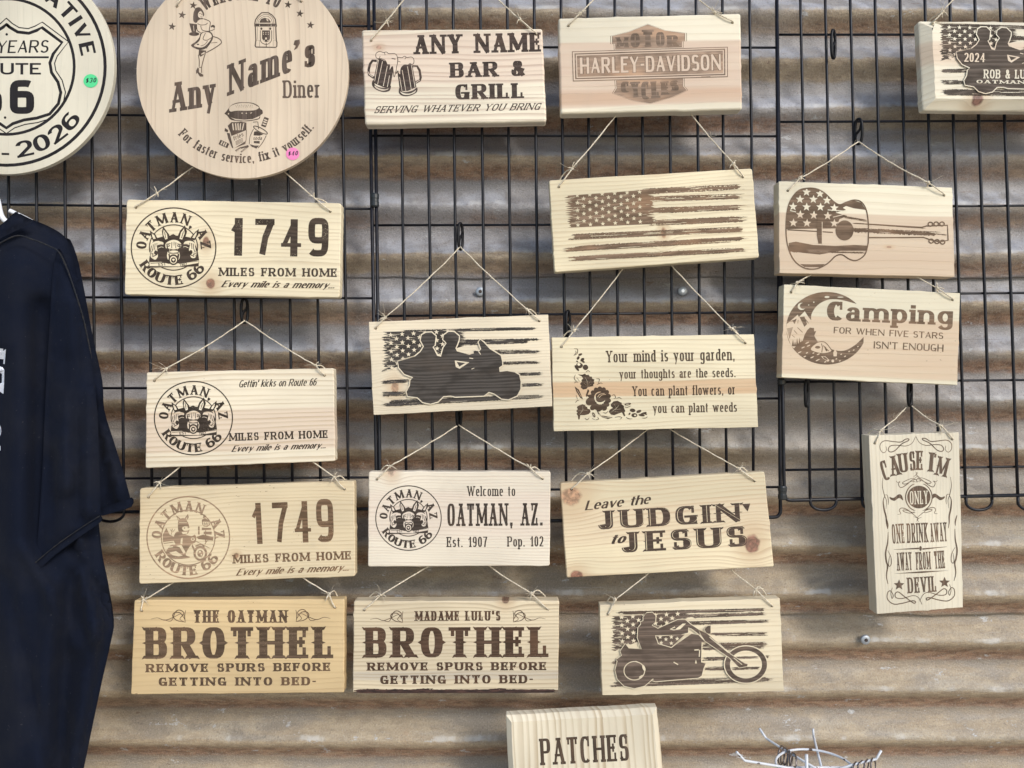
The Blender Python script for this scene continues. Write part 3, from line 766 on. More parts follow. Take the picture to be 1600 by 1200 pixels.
class Art:
    """burnt-in drawing on a sign, drawn in the coordinates of an enlarged crop (ox, oy, scale)"""
    def __init__(s, sign, name, ox, oy, sc, z=0, mats=None):
        s.s, s.name, s.ox, s.oy, s.sc = sign, name, ox, oy, sc
        s.mb = MB(); s.z = z; s.T = None; s.k = 1.0
        s.mats = mats or [sign.burn, sign.wood]
    def L(s, x, y):
        if s.T: x, y = s.T(x, y)
        return s.s.loc(s.ox + x / s.sc, s.oy + y / s.sc)
    def raw(s, vs, fs, mi, lift=0):
        y = -(.00004 + (s.z + lift) * .000005)
        s.mb.add([(a, y, b) for a, b in vs], fs, mi)
    def poly(s, pts, mi=0, holes=(), smooth=False, n=6):
        ls = []
        for q in [pts] + list(holes):
            if smooth: q = [(v.x, v.y) for v in catmull([(a, b, 0) for a, b in q], n, True)]
            ls.append([s.L(*a) for a in q])
        flat = [p for l in ls for p in l]
        tr = tessellate_polygon([[Vector((a, b, 0)) for a, b in l] for l in ls])
        s.raw(flat, [tuple(t) for t in tr], mi); s.z += 1
    def stroke(s, pts, w, mi=0, smooth=False, closed=False, taper=0.0, n=6):
        if smooth: pts = [(v.x, v.y) for v in catmull([(a, b, 0) for a, b in pts], n, closed)]
        if closed: pts = list(pts) + [pts[0], pts[1]]
        q = [s.L(*a) for a in pts]; W = w / s.sc * MM * s.k
        th = (lambda tx, ty, t: W) if not taper else (lambda tx, ty, t: W * (1 - taper + taper * math.sin(math.pi * min(max(t, 0.02), .98))))
        vs, fs = strip(q, th); s.raw(vs, fs, mi); s.z += 1
    def ell(s, cx, cy, rx, ry=None, mi=0, a0=0, a1=360, n=36, rot=0):
        ry = ry or rx; c, sn = math.cos(math.radians(rot)), math.sin(math.radians(rot)); pts = []
        for i in range(n if abs(a1-a0) >= 360 else n + 1):
            a = math.radians(a0 + (a1 - a0) * i / n); x, y = rx*math.cos(a), -ry*math.sin(a)
            pts.append((cx + x*c - y*sn, cy + x*sn + y*c))
        return pts
    def disc(s, cx, cy, rx, ry=None, mi=0, rot=0): s.poly(s.ell(cx, cy, rx, ry, rot=rot), mi)
    def ringe(s, cx, cy, rx, ry, w, mi=0):
        s.poly(s.ell(cx, cy, rx + w/2, ry + w/2, n=72), mi, holes=[s.ell(cx, cy, rx - w/2, ry - w/2, n=72)])
    def star(s, cx, cy, r, mi=1, rot=0, inner=.42):
        s.poly([(cx + (r if k % 2 == 0 else r*inner) * math.sin(math.pi*k/5 + rot), cy - (r if k % 2 == 0 else r*inner) * math.cos(math.pi*k/5 + rot)) for k in range(10)], mi)
    def text(s, txt, p0, p1, h, st, mi=0, bend=0.0, up=False, **kw):
        """baseline from p0 to p1 (crop units), cap height h; bend lifts the middle"""
        st = dict(ST[st], **kw); run, tot = textrun(txt, st)
        dx, dy = p1[0]-p0[0], p1[1]-p0[1]; Ln = math.hypot(dx, dy); ux, uy = dx/Ln, dy/Ln
        sx = Ln / tot; z0 = s.z; top = 0
        for gp, x, w in run:
            for k, (vs, fs) in enumerate(gp):
                q = []
                for a, b in vs:
                    X = (x + a) * sx; B = b * h + bend * math.sin(math.pi * min(max(X / Ln, 0), 1))
                    q.append(s.L(p0[0] + ux*X, p0[1] + uy*X - B) if up else s.L(p0[0] + ux*X + uy*B, p0[1] + uy*X - ux*B))
                s.raw(q, fs, mi, k); top = max(top, k)
        s.z += top + 1
    def arctext(s, txt, cx, cy, rx, ry, a0, a1, h, st, mi=0, inside=False, **kw):
        """letters standing on the ellipse; inside=True: upright letters along the bottom, tops to the centre"""
        st = dict(ST[st], **kw); run, tot = textrun(txt, st); top = 0
        for gp, x, w in run:
            xm = x + w / 2; a = math.radians(a0 + (a1 - a0) * (xm / tot))
            da = math.radians(abs(a1 - a0)) / tot
            bx, by = cx + rx*math.cos(a), cy - ry*math.sin(a)
            tx, ty = -math.sin(a)*rx, -math.cos(a)*ry; l = math.hypot(tx, ty); sx = l * da; tx, ty = tx/l, ty/l
            if a1 < a0: tx, ty = -tx, -ty
            nx, ny = (ty, -tx)
            for k, (vs, fs) in enumerate(gp):
                s.raw([s.L(bx + tx*(p-w/2)*sx + nx*q*h, by + ty*(p-w/2)*sx + ny*q*h) for p, q in vs], fs, mi, k); top = max(top, k)
        s.z += top + 1
    def jag(s, x0, y0, x1, y1, h0, h1, mi=0, amp=.25, rag=14, step=7):
        """brush-dragged bar with torn edges and ends"""
        rs = s.s.rs; n = max(int(math.hypot(x1-x0, y1-y0) / step), 4); up, dn = [], []
        for i in range(n + 1):
            t = i / n; x = x0 + (x1-x0)*t; y = y0 + (y1-y0)*t; h = h0 + (h1-h0)*t
            e = min(1.0, min(t, 1-t) * n / 3 + .25)
            up.append((x, y - h/2*e - rs.gauss(0, amp*h*.5))); dn.append((x, y + h/2*e + rs.gauss(0, amp*h*.5)))
        up[0] = (x0 - rs.uniform(0, rag), up[0][1]); up[-1] = (x1 + rs.uniform(0, rag), up[-1][1])
        s.poly(up + dn[::-1], mi)
    def drag(s, x0, y0, x1, y1, h, mi=0, scr=5, rag=26):
        """a flag stripe: several dragged bars and scratches"""
        rs = s.s.rs; L = math.hypot(x1-x0, y1-y0)
        s.jag(x0 + rs.uniform(0, rag), y0, x1 - rs.uniform(0, rag), y1, h*.55, h*.55, mi, .26)
        for k in range(7):
            f = rs.uniform(-.5, .5) * h; a = rs.uniform(0, .35); b = rs.uniform(.65, 1)
            if k == 0: a = 0
            if k == 1: b = 1
            if rs.random() < .5: a = rs.uniform(-.02, .05)
            else: b = rs.uniform(.95, 1.02)
            s.jag(x0 + (x1-x0)*a, y0 + (y1-y0)*a + f, x0 + (x1-x0)*b, y0 + (y1-y0)*b + f, h*rs.uniform(.10, .26), h*rs.uniform(.06, .18), mi, .45, rag)
        for _ in range(scr):
            a = rs.uniform(-.02, .95) ; l = rs.uniform(.04, .22); f = rs.uniform(-.45, .45)*h
            xa, ya = x0 + (x1-x0)*a, y0 + (y1-y0)*a + f
            s.jag(xa, ya, xa + (x1-x0)*l, ya + (y1-y0)*l, h*.09, h*.06, 1, .35, 4)
    def canton(s, tl, tr, br, bl, rows, rag=30, scr=22):
        rs = s.s.rs; n = 15; lf, rt = [], []
        for i in range(n*2 + 1):
            t = i / (n*2)
            k = (rs.uniform(.1, 1) if i % 2 else rs.uniform(-.6, .15)) * rag
            lf.append((tl[0] + (bl[0]-tl[0])*t + k*.8, tl[1] + (bl[1]-tl[1])*t))
            k = (rs.uniform(.1, 1) if i % 2 else rs.uniform(-.6, .15)) * rag
            rt.append((tr[0] + (br[0]-tr[0])*t - k, tr[1] + (br[1]-tr[1])*t))
        s.poly(lf[::-1] + rt, 0)
        ux, uy = tr[0]-tl[0], tr[1]-tl[1]; vx, vy = bl[0]-tl[0], bl[1]-tl[1]; H = math.hypot(vx, vy)
        for _ in range(scr):
            a = rs.choice((rs.uniform(-.04, .12), rs.uniform(-.04, .12), rs.uniform(.15, .95))); b = rs.uniform(.03, .97); l = rs.uniform(.03, .12)
            x, y = tl[0] + ux*a + vx*b, tl[1] + uy*a + vy*b
            s.jag(x, y, x + ux*l, y + uy*l, H*.012, H*.008, 1, .4, 4)
    def cut(s):
        s.done(); s.mb = MB()
    def done(s, label=None):
        o = s.mb.build(s.name, s.mats, s.s.root)
        if label: o["label"] = label
        return o

def starfield(A, x0, y0, dx, dy, cols, rows, r, ux, uy, rot=0, skip=()):
    """staggered stars: dx along the row direction, dy down; (ux, uy) is the slope of a row per unit x and the slope of a column per unit y"""
    for j in range(rows):
        for i in range(cols):
            xx = i*dx + (dx*.5 if j % 2 else 0); yy = j*dy
            if j % 2 and i == cols - 1: continue
            if (i, j) in skip: continue
            A.star(x0 + xx + yy*uy, y0 + yy + xx*ux, r, 1, rot)
# ------------------------------------------------------------------ the signs
PINE = (.74, .64, .46); PALE = (.74, .68, .54); PINK = (.56, .41, .29); TAN = (.60, .44, .29)
KN = (.20, .075, .045)
G_W = "wooden signs hanging on the wire panels"

def emblem(A, cx, cy, rx, ry, rider=False):
    """town emblem: two rings, arched words and burros; drawn in the 1200-unit frame of one close-up"""
    bx, by, brx, bry = 578.0, 585.0, 522.0, 490.0
    A.T = lambda x, y: (cx + (x - bx) / brx * rx, cy + (y - by) / bry * ry)
    A.k = rx / brx
    A.ringe(578, 585, 522, 490, 16)
    A.arctext("OATMAN", 578, 592, 335, 318, 182, 58, 128, 'deco')
    A.arctext(",", 578, 592, 335, 318, 56, 50, 150, 'deco')
    A.arctext("AZ", 578, 592, 335, 318, 38, -2, 128, 'deco')
    A.arctext("ROUTE", 578, 600, 470, 440, 206, 285, 118, 'deco')
    A.arctext("66", 578, 600, 470, 440, 296, 327, 130, 'deco', tv=.17, th=.15, so=0)
    if rider:
        A.ringe(578, 585, 338, 330, 13)
        return
    A.ringe(578, 580, 298, 278, 13)
    base_T = A.T; A.T = lambda x, y: base_T(578 + (x - 578) * 1.10, 600 + (y - 600) * 1.06)
    # dark ground behind the heads, log below
    A.poly([(305,720),(320,600),(345,515),(400,470),(470,450),(575,440),(690,450),(760,465),(815,515),(850,620),(865,720),(860,800),(300,815)], 0)
    A.poly([(306,752),(440,748),(520,770),(640,765),(860,730),(858,760),(640,800),(310,795)], 1)
    A.stroke([(320,765),(520,752)], 7); A.stroke([(640,765),(850,738)], 7)
    for x0, t in ((410, "EST"), (645, "1902")): A.text(t, (x0, 795), (x0 + 85, 790), 36, 'sansb')
    # ears
    for pts in ([(312,385),(318,440),(350,510),(410,500),(375,430)], [(862,365),(858,430),(815,500),(755,490),(795,430)]):
        A.poly(pts, 0); c = (sum(p[0] for p in pts)/5, sum(p[1] for p in pts)/5)
        A.poly([(c[0] + (p[0]-c[0])*.45, c[1] + (p[1]-c[1])*.55) for p in pts], 1)
    A.poly([(462,338),(448,400),(460,470),(500,520),(540,500),(528,430)], 0); A.poly([(466,372),(462,430),(486,490),(512,480),(505,425)], 1)
    A.poly([(706,325),(650,390),(618,470),(650,520),(700,495),(730,400)], 0); A.poly([(696,360),(660,415),(645,480),(675,490),(703,420)], 1)
    A.stroke([(478,400),(490,470)], 9); A.stroke([(690,395),(668,470)], 9)
    A.poly([(520,490),(545,440),(575,425),(610,445),(640,490)], 0)
    # side heads
    A.poly([(345,525),(410,505),(465,525),(450,560),(400,575),(398,640),(402,685),(372,722),(322,690),(308,650),(330,590)], 1, smooth=True)
    A.poly([(705,515),(770,505),(822,535),(828,600),(842,640),(822,698),(778,698),(758,640),(742,575),(695,560)], 1, smooth=True)
    for m in (lambda x, y: (x, y), lambda x, y: (1152 - x, y - 4)):
        f = lambda *pp: [m(*p) for p in pp]
        A.stroke(f((352,545),(346,600),(330,640)), 9, smooth=True); A.stroke(f((372,535),(366,605)), 9); A.stroke(f((392,530),(392,570)), 7)
        A.poly(f((395,560),(440,545),(480,565),(470,640),(420,640),(398,600)), 0, smooth=True); A.stroke(f((405,590),(440,575),(465,580)), 6, 1, True)
        A.poly(f((372,615),(398,630),(392,670),(360,650)), 0, smooth=True); A.stroke(f((325,655),(352,648)), 9); A.stroke(f((340,690),(385,668)), 11); A.disc(*m(345,668), 9, 8)
        A.stroke(f((330,560),(318,640),(325,690)), 7, smooth=True); A.stroke(f((420,505),(470,515)), 9)
    # middle head
    A.poly([(495,530),(560,495),(620,500),(665,540),(655,590),(640,620),(650,680),(625,730),(530,730),(505,680),(515,610),(490,580)], 1, smooth=True)
    A.poly([(498,545),(520,590),(535,600),(525,640),(505,620)], 0); A.poly([(662,545),(640,590),(622,600),(632,640),(652,620)], 0)
    A.stroke([(535,600),(578,610),(622,600)], 10, smooth=True); A.disc(552,606,11,6); A.disc(606,606,11,6); A.stroke([(520,640),(575,648),(638,640)], 9)
    A.stroke([(560,520),(558,590)], 8); A.stroke([(585,515),(585,560)], 7); A.stroke([(605,520),(604,590)], 8)
    A.disc(520, 560, 17, 13); A.disc(637, 562, 17, 13); A.disc(520, 558, 7, 6, 1); A.disc(637, 560, 7, 6, 1)
    A.stroke([(495,545),(545,535)], 9); A.stroke([(620,540),(668,548)], 9)
    A.stroke([(530,625),(560,612),(605,612),(640,625)], 11, smooth=True)
    A.poly([(520,660),(540,645),(630,645),(645,665),(635,720),(530,720)], 0); A.poly([(535,652),(628,652),(622,676),(540,676)], 1)
    A.disc(578, 722, 56, 62); A.disc(578, 724, 40, 44, 1); A.disc(578, 726, 28, 32); A.poly([(562,722),(578,742),(595,722),(586,712),(570,712)], 1)

def rider_scene(A):
    """the burro on a motorcycle inside the second emblem (frame 225,770 at 8.571)"""
    A.T = None; A.k = 1.0
    A.poly([(252,560),(300,470),(345,560),(420,600),(410,640),(255,660)], 0)                 # far hill
    A.poly([(700,590),(790,560),(930,590),(925,640),(730,620)], 0)
    A.stroke([(365,560),(380,480)], 9); A.stroke([(380,530),(415,490)], 7); A.stroke([(378,520),(350,490)], 6)
    A.stroke([(735,560),(735,450)], 22); A.stroke([(845,640),(815,690)], 12)
    A.poly([(775,360),(820,340),(870,370),(885,430),(850,455),(800,450),(780,420)], 0); A.poly([(792,385),(865,390),(868,430),(830,442),(795,435)], 1)
    A.text("66", (802,432), (858,432), 40, 'sansb')
    A.poly([(775,465),(900,470),(900,500),(775,500)], 0); A.poly([(800,520),(910,520),(905,560),(800,555)], 0); A.stroke([(826,500),(826,660)], 14)
    A.poly([(300,780),(360,700),(420,690),(400,640),(405,570),(450,520),(560,560),(640,580),(680,560),(700,600),(690,660),(640,690),(600,740),(560,830),(620,860),(540,880),(380,880),(300,820)], 0, smooth=True)
    A.poly([(430,300),(460,380),(510,395),(490,345)], 0); A.poly([(590,280),(540,350),(560,390),(600,330)], 0)
    A.poly([(446,330),(466,372),(485,365)], 1); A.poly([(585,310),(560,350),(570,365)], 1)
    A.poly([(470,360),(540,340),(590,400),(610,480),(590,540),(530,560),(470,530),(455,440)], 0, smooth=True)
    A.poly([(510,470),(560,445),(608,470),(600,500),(540,510)], 1, smooth=True); A.disc(545, 472, 9, 7); A.disc(592, 468, 8, 7)
    A.poly([(505,525),(585,520),(575,550),(520,552)], 1); A.stroke([(470,420),(585,425)], 26); A.stroke([(470,395),(575,395)], 7, 1)
    A.poly([(495,610),(520,600),(515,690),(488,680)], 1); A.poly([(430,710),(500,695),(560,800),(530,815),(480,730)], 1)
    A.stroke([(560,590),(660,640)], 24, 0); A.disc(655, 620, 26, 22, 1); A.disc(655, 620, 15, 12)
    A.stroke([(640,690),(690,800)], 22); A.stroke([(655,690),(705,790)], 8, 1)
    A.disc(755, 810, 92, 100); A.disc(755, 812, 62, 70, 1); A.disc(755, 812, 40, 46); A.disc(750, 790, 16, 14, 1); A.disc(770, 830, 12, 10, 1)
    A.stroke([(690,715),(770,690),(810,730)], 18, smooth=True)
    A.poly([(340,800),(430,780),(520,840),(420,860)], 1); A.stroke([(330,830),(520,870)], 14); A.stroke([(610,760),(640,690)], 14, 1)
    A.stroke([(700,650),(880,740)], 8); A.stroke([(265,680),(390,660)], 8); A.stroke([(320,730),(390,720)], 14, 1)

# --- 1749 miles, three burros
s = Sign("wooden_sign", [(197.8,311.4),(533.2,317.3),(530.5,465.3),(194.2,460.5)], [(212.5,324.4),(516,330.4)], (375,205), [(245.3,302),(491,309)],
         T=19, corner=5, apexY=.03, seed=1, burn=(.050,.040,.034), distress=1.0, group=G_W,
         wood_args=dict(base=(.76,.68,.50), pitch=7.5, amt=.34, knots=[(329,443,7,8,(.24,.10,.06)), (322,378,5,8,(.17,.07,.04))]),
         label="pine sign reading 1749 miles from home with three burros emblem, under the round diner sign")
CLEAN = wood("plain_burn", burn=(.050,.040,.034), base=PINE, seed=3)
A = Art(s, "emblem", 180, 290, 4.2105, mats=[CLEAN, s.wood]); emblem(A, 384, 410, 278, 263); A.done()
A = Art(s, "lettering", 180, 290, 4.2105)
for t, x0, x1, yb, h in (("1", 752, 842, 460, 248), ("7", 918, 1045, 463, 245), ("4", 1090, 1222, 465, 245), ("9", 1268, 1402, 466, 255)):
    A.text(t, (x0, yb), (x1, yb+2), h, 'block', n=3.6, tv=.26 if t == '4' else .205, th=.165, w=.55 if t == '1' else .85)
A.text("MILES FROM HOME", (682,595), (1458,601), 56, 'wide'); A.cut(); A.text("Every mile is a memory...", (695,668), (1440,676), 44, 'brush', tv=.17); A.done()

# --- gettin' kicks
s = Sign("wooden_sign", [(228.7,581.9),(521.3,575.3),(523.4,720.4),(227,731.7)], [(241.4,595),(507,586.6)], (383,501), [(260,576),(492.6,570.6)],
         T=19, corner=3, seed=2, burn=(.032,.026,.022), distress=.3, group=G_W,
         wood_args=dict(base=(.78,.71,.57), pitch=7.5, amt=.45, pbands=[(641,705,(.64,.50,.38),3,.75)], flecks=.6),
         label="pine sign headed Gettin' kicks on Route 66, without any mileage number")
A = Art(s, "emblem", 210, 560, 4.7059); emblem(A, 434, 439, 287, 270); A.done()
A = Art(s, "lettering", 210, 560, 4.7059)
A.text("Gettin' kicks on Route 66", (765,214), (1335,200), 54, 'brush', sl=.3); A.cut(); A.text("MILES FROM HOME", (697,608), (1422,585), 58, 'wide'); A.cut()
A.text("Every mile is a memory...", (712,688), (1405,660), 46, 'brush', tv=.16); A.done()

# --- 1749 miles, burro rider
s = Sign("wooden_sign", [(218,763),(553.4,751.6),(555,900.7),(216.9,912.8)], [(232.4,777),(538.3,764.3)], (385,645), [(249.7,754),(522.6,745.8)],
         T=19, corner=4, apexY=.028, seed=3, burn=(.125,.085,.055), distress=.9, burn_lines=.5, group=G_W,
         wood_args=dict(base=(.72,.61,.42), pitch=6.0, amt=.38, knots=[(369,868,4,4,(.28,.15,.08))], flecks=1.0),
         label="pine sign reading 1749 miles from home with a burro riding a motorcycle")
FAINT = wood("faint_burn", burn=(.27,.205,.145), base=PINE, seed=3)
A = Art(s, "emblem", 200, 740, 4.3243, mats=[FAINT, s.wood]); emblem(A, 407, 432, 279, 276, True)
A.ox, A.oy, A.sc = 225, 770, 8.5714; rider_scene(A); A.done()
A = Art(s, "lettering", 200, 740, 4.3243)
for t, x0, x1, yb, h in (("1", 842, 918, 478, 278), ("7", 982, 1088, 474, 278), ("4", 1130, 1240, 468, 280), ("9", 1278, 1393, 465, 292)):
    A.text(t, (x0, yb), (x1, yb-4), h, 'block', n=3.6, tv=.22 if t == '4' else .17, th=.14, w=.55 if t == '1' else .75)
A.text("MILES FROM HOME", (710,608), (1508,580), 58, 'wide'); A.cut(); A.text("Every mile is a memory...", (728,690), (1490,655), 46, 'brush', tv=.16); A.done()

# --- the two house signs
_b = Mat("bark", .95); _b.color(_b.mix(_b.noise(_b.x*60.0, _b.y, _b.z*300.0, 1.0, 3.0).sstep(.35,.7), (.022,.012,.010), (.075,.038,.028))); BARK = _b.mat
def house_sign(ox, oy, sc, quad, holes, apex, knots, who, kw, wood_args, label, rows, sw, T, cham=(1.6,1.6), bark=False):
    s = Sign("wooden_sign", quad, holes, apex, knots, T=T, corner=3, apexY=.028, group=G_W, wood_args=wood_args, label=label, cham=cham, **kw)
    A = Art(s, "lettering", ox, oy, sc)
    A.text(who[0], (who[1], who[3]), (who[2], who[4]), who[5], 'west', w=.55)
    for t, x0, x1, yb0, yb1, h, st in rows: A.cut(); A.text(t, (x0, yb0), (x1, yb1), h, st)
    A.done()
    if bark:
        A = Art(s, "bark_edge", ox, oy, sc, mats=[BARK, s.wood])
        A.jag(62, 750, 1560, 747, 20, 16, 0, .12, 6, 16); A.jag(62, 760, 1558, 758, 15, 14, 0, .05, 4, 30)
        for x0, x1, y in ((90,250,742),(260,420,744),(520,640,738),(1060,1180,738),(1200,1240,740)): A.jag(x0, y, x1, y - 2, 6, 9, 0, .4, 6, 10)
        A.done()
    A = Art(s, "scroll", ox, oy, sc)
    (lx, ly), (rx, ry) = sw
    for bx, by, m in ((lx, ly, 1), (rx, ry, -1)):
        q = lambda *pp: [(bx + m*x, by + y) for x, y in pp]
        A.stroke(q((0,0),(45,-8),(95,8),(150,-10),(205,-35),(235,-18)), 5, smooth=True, taper=.6)
        A.stroke(q((90,5),(140,12),(170,-50),(200,-62),(228,-40),(200,0),(235,22)), 6, smooth=True, taper=.5)
        A.stroke(q((235,22),(180,10),(150,-20),(165,-45),(205,-40),(238,10)), 7, smooth=True, taper=.6)
        A.stroke(q((240,-60),(233,-20),(238,24)), 6, smooth=True, taper=.5)
        A.cut()
house_sign(190, 920, 4.4444, [(209.6,938),(538.3,936.2),(537.6,1082.5),(204,1085.4)], [(221.5,954.4),(523.5,949.3)], (376,838), [(224,938),(514,928)],
     ("THE OATMAN", 500, 1152, 236, 236, 88), dict(seed=4, burn=(.085,.062,.045), distress=.35),
     dict(base=(.64,.49,.28), line=(.36,.23,.11), pitch=9, amt=.25, flecks=.9),
     "honey coloured pine sign reading The Oatman Brothel",
     [("BROTHEL", 165, 1470, 486, 482, 218, 'west'), ("REMOVE SPURS BEFORE", 170, 1450, 580, 570, 58, 'westw'), ("GETTING INTO BED-", 258, 1350, 674, 670, 58, 'westw')],
     ((205, 210), (1450, 206)), 20)
house_sign(540, 920, 4.7059, [(552.8,939.1),(874,938.7),(872,1080.4),(551,1082.5)], [(569,953.4),(856,952)], (720,852), [(595,929.6),(831,927.4)],
     ("MADAME LULU'S", 510, 1138, 236, 234, 72), dict(seed=5, burn=(.062,.040,.029), distress=.3, burn_lines=.6),
     dict(base=(.68,.59,.43), line=(.36,.27,.17), pitch=6, amt=.6, knots=[(790,936,6,7,(.16,.08,.05))], pbands=[(1049,1062,(.38,.35,.31),2,.5)]),
     "pine sign reading Madame Lulu's Brothel with a strip of bark left along its bottom edge",
     [("BROTHEL", 145, 1492, 506, 502, 222, 'west'), ("REMOVE SPURS BEFORE", 160, 1476, 602, 598, 60, 'westw'), ("GETTING INTO BED-", 255, 1378, 700, 694, 62, 'westw')],
     ((182, 225), (1470, 222)), 24, bark=True)

# --- bar and grill
s = Sign("wooden_sign", [(565,46.4),(847.6,44.4),(854,190),(570,195)], [(580,63.6),(838,54)], (695,-84), [(604,33.5),(812,30)],
         T=22, corner=4, cham=(3, 3), apexY=.03, seed=6, burn=(.055,.045,.043), distress=.15, group=G_W,
         wood_args=dict(base=(.78,.72,.59), line=(.40,.27,.20), pitch=9, amt=.5, knots=[(592,74,4,3,(.40,.24,.17))], pbands=[(52,130,(.66,.51,.40),7,.7)], flecks=.4),
         label="pine sign reading Any Name Bar & Grill with two beer mugs")
A = Art(s, "lettering", 550, 0, 5)
A.text("ANY NAME", (487,425), (1478,403), 150, 'slab', tv=.27, w=.75); A.cut(); A.text("BAR &", (768,608), (1355,592), 118, 'slab', tv=.27, w=.8); A.cut()
A.text("GRILL", (808,778), (1345,766), 118, 'slab', tv=.27, w=.8); A.cut(); A.text("SERVING WHATEVER YOU BRING", (168,885), (1462,858), 54, 'slab', sl=.5, w=.8, tv=.17, th=.11, so=.07, sh=.08); A.done()
A = Art(s, "mug_motif", 570, 70, 13.333)
def mug(hnd, body, base, ribs, foam):
    A.poly(hnd[0], 0); A.poly(hnd[1], 1); A.poly(body, 0); A.poly(base[0], 0, smooth=True); A.poly(base[1], 1, smooth=True)
    for r in ribs: A.stroke(r, 13, 1)
    A.poly(foam, 1); A.stroke(foam, 15, 0, closed=True)
A.stroke([(250,335),(160,330),(110,400),(80,520),(85,620),(190,690)], 52); A.stroke([(75,560),(90,610),(170,670)], 16, 1)
A.poly([(275,270),(620,430),(590,560),(525,900),(400,890),(170,790)], 0)
A.poly([(170,740),(150,840),(230,930),(380,985),(510,960),(545,870),(520,850),(400,900),(230,850)], 0, smooth=True); A.poly([(205,850),(300,905),(420,930),(495,910),(460,940),(360,955),(240,910)], 1, smooth=True)
for r in ([(285,310),(205,760)], [(368,345),(268,820)], [(470,440),(385,860)], [(515,640),(470,880)]): A.stroke(r, 12, 1)
f = [(v.x, v.y) for v in catmull([(300,290,0),(240,270,0),(232,190,0),(300,140,0),(390,160,0),(450,150,0),(500,185,0),(620,185,0),(670,230,0),(685,330,0),(665,470,0),(640,590,0),(610,670,0),(595,560,0),(575,450,0),(510,540,0),(520,420,0),(470,410,0),(430,330,0),(340,290,0)], 5, True)]
A.poly(f, 1); A.stroke(f, 13, 0, closed=True); A.stroke([(410,165),(425,215)], 12); A.stroke([(560,285),(640,300)], 18); A.stroke([(300,290),(320,235)], 11)
A.stroke([(995,450),(1090,450),(1140,530),(1165,680),(1150,740),(1060,790)], 50); A.stroke([(1010,462),(1085,470)], 13, 1); A.stroke([(1060,790),(1145,735)], 13, 1)
A.poly([(680,560),(800,420),(985,400),(1075,880),(900,960),(730,970)], 0)
A.poly([(720,900),(710,1000),(790,1065),(930,1065),(1080,990),(1090,890),(1000,950),(860,985),(770,970)], 0, smooth=True); A.poly([(740,975),(840,1015),(960,1010),(1065,950),(1030,1000),(920,1040),(800,1035)], 1, smooth=True)
for r in ([(725,670),(775,960)], [(780,530),(855,965)], [(890,450),(970,940)], [(970,410),(1045,880)]): A.stroke(r, 12, 1)
f = [(v.x, v.y) for v in catmull([(690,265,0),(770,270,0),(830,240,0),(880,265,0),(970,255,0),(1020,300,0),(1020,380,0),(980,410,0),(940,390,0),(900,420,0),(820,420,0),(760,480,0),(745,540,0),(740,620,0),(700,590,0),(690,540,0),(655,600,0),(660,480,0),(690,340,0)], 5, True)]
A.poly(f, 1); A.stroke(f, 13, 0, closed=True); A.stroke([(835,300),(860,258)], 12); A.stroke([(700,345),(745,360)], 12)
A.done()

# --- bar-and-shield sign
s = Sign("wooden_sign", [(872.4,28),(1157.6,20.6),(1160,171),(876,178)], [(888,40.6),(1144.4,35.6)], (1005,-81), [(906,21),(1116,19)],
         T=22, corner=4, cham=(3, 3), apexY=.03, seed=7, burn=(.31,.245,.195), group=G_W, burn_lines=.15,
         wood_args=dict(base=(.75,.70,.57), pitch=14, amt=.12, pbands=[(65,164,(.58,.42,.31),2.0,.85),(140,160,(.50,.31,.19),6,.6)]),
         label="two-tone pine sign with a bar and shield emblem reading Motor Cycles")
D = wood("emblem_dark_burn", burn=(.175,.14,.115), base=PINE, seed=9)
A = Art(s, "emblem", 860, 0, 5, mats=[s.burn, s.wood, D])
top = [(468,282),(610,246),(760,186),(900,236),(1066,258),(1066,322),(1040,326),(1040,372),(496,390),(494,344),(468,345)]
bot = [(500,625),(1048,608),(1048,672),(1076,706),(960,760),(780,812),(640,788),(482,728),(505,690)]
def inset(p, k, c=None):
    cx = sum(a for a, b in p)/len(p); cy = sum(b for a, b in p)/len(p)
    return [(cx + (a-cx)*k, cy + (b-cy)*k) for a, b in p]
A.poly(top, 2); A.poly(inset(top, .985), 1); A.poly(inset(top, .955), 2); A.poly(inset(top, .94), 0)
A.poly(bot, 2); A.poly(inset(bot, .985), 1); A.poly(inset(bot, .955), 2); A.poly(inset(bot, .94), 0)
for i, (t, x0, x1, y0, y1, h) in enumerate((("M", 512, 610, 372, 370, 80), ("O", 628, 700, 370, 368, 108), ("T", 716, 810, 366, 364, 132), ("O", 826, 894, 364, 362, 112), ("R", 912, 1000, 362, 360, 84))): A.text(t, (x0,y0), (x1,y1), h, 'slab', 2, so=.03, tv=.26)
for i, (t, x0, x1, y0, y1, h) in enumerate((("C", 552, 624, 724, 722, 84), ("Y", 632, 704, 762, 758, 120), ("C", 712, 780, 776, 774, 136), ("L", 792, 860, 768, 764, 130), ("E", 868, 930, 742, 738, 104), ("S", 938, 1004, 712, 708, 80))): A.text(t, (x0,y0), (x1,y1), h, 'slab', 2, so=.03, tv=.28, n=3)
bar = [(168,402),(1385,366),(1386,602),(176,636)]
A.poly(bar, 2); A.poly([(174,408),(1379,372),(1380,596),(182,630)], 1); A.poly([(188,418),(1365,380),(1367,588),(194,620)], 2)
A.poly([(198,428),(1355,390),(1357,578),(204,610)], 1); A.poly([(206,436),(1347,396),(1349,572),(212,602)], 0)
A.text("HARLEY-DAVIDSON", (232,580), (1338,552), 132, 'block', 2, tv=.21, th=.18, w=.55, gap=.1, n=3.2)
A.text("HARLEY-DAVIDSON", (233,577), (1335,549), 126, 'block', 1, tv=.15, th=.13, w=.55, gap=.16, n=3.2)
A.stroke([(1178,603),(1250,601)], 9, 2); A.done()

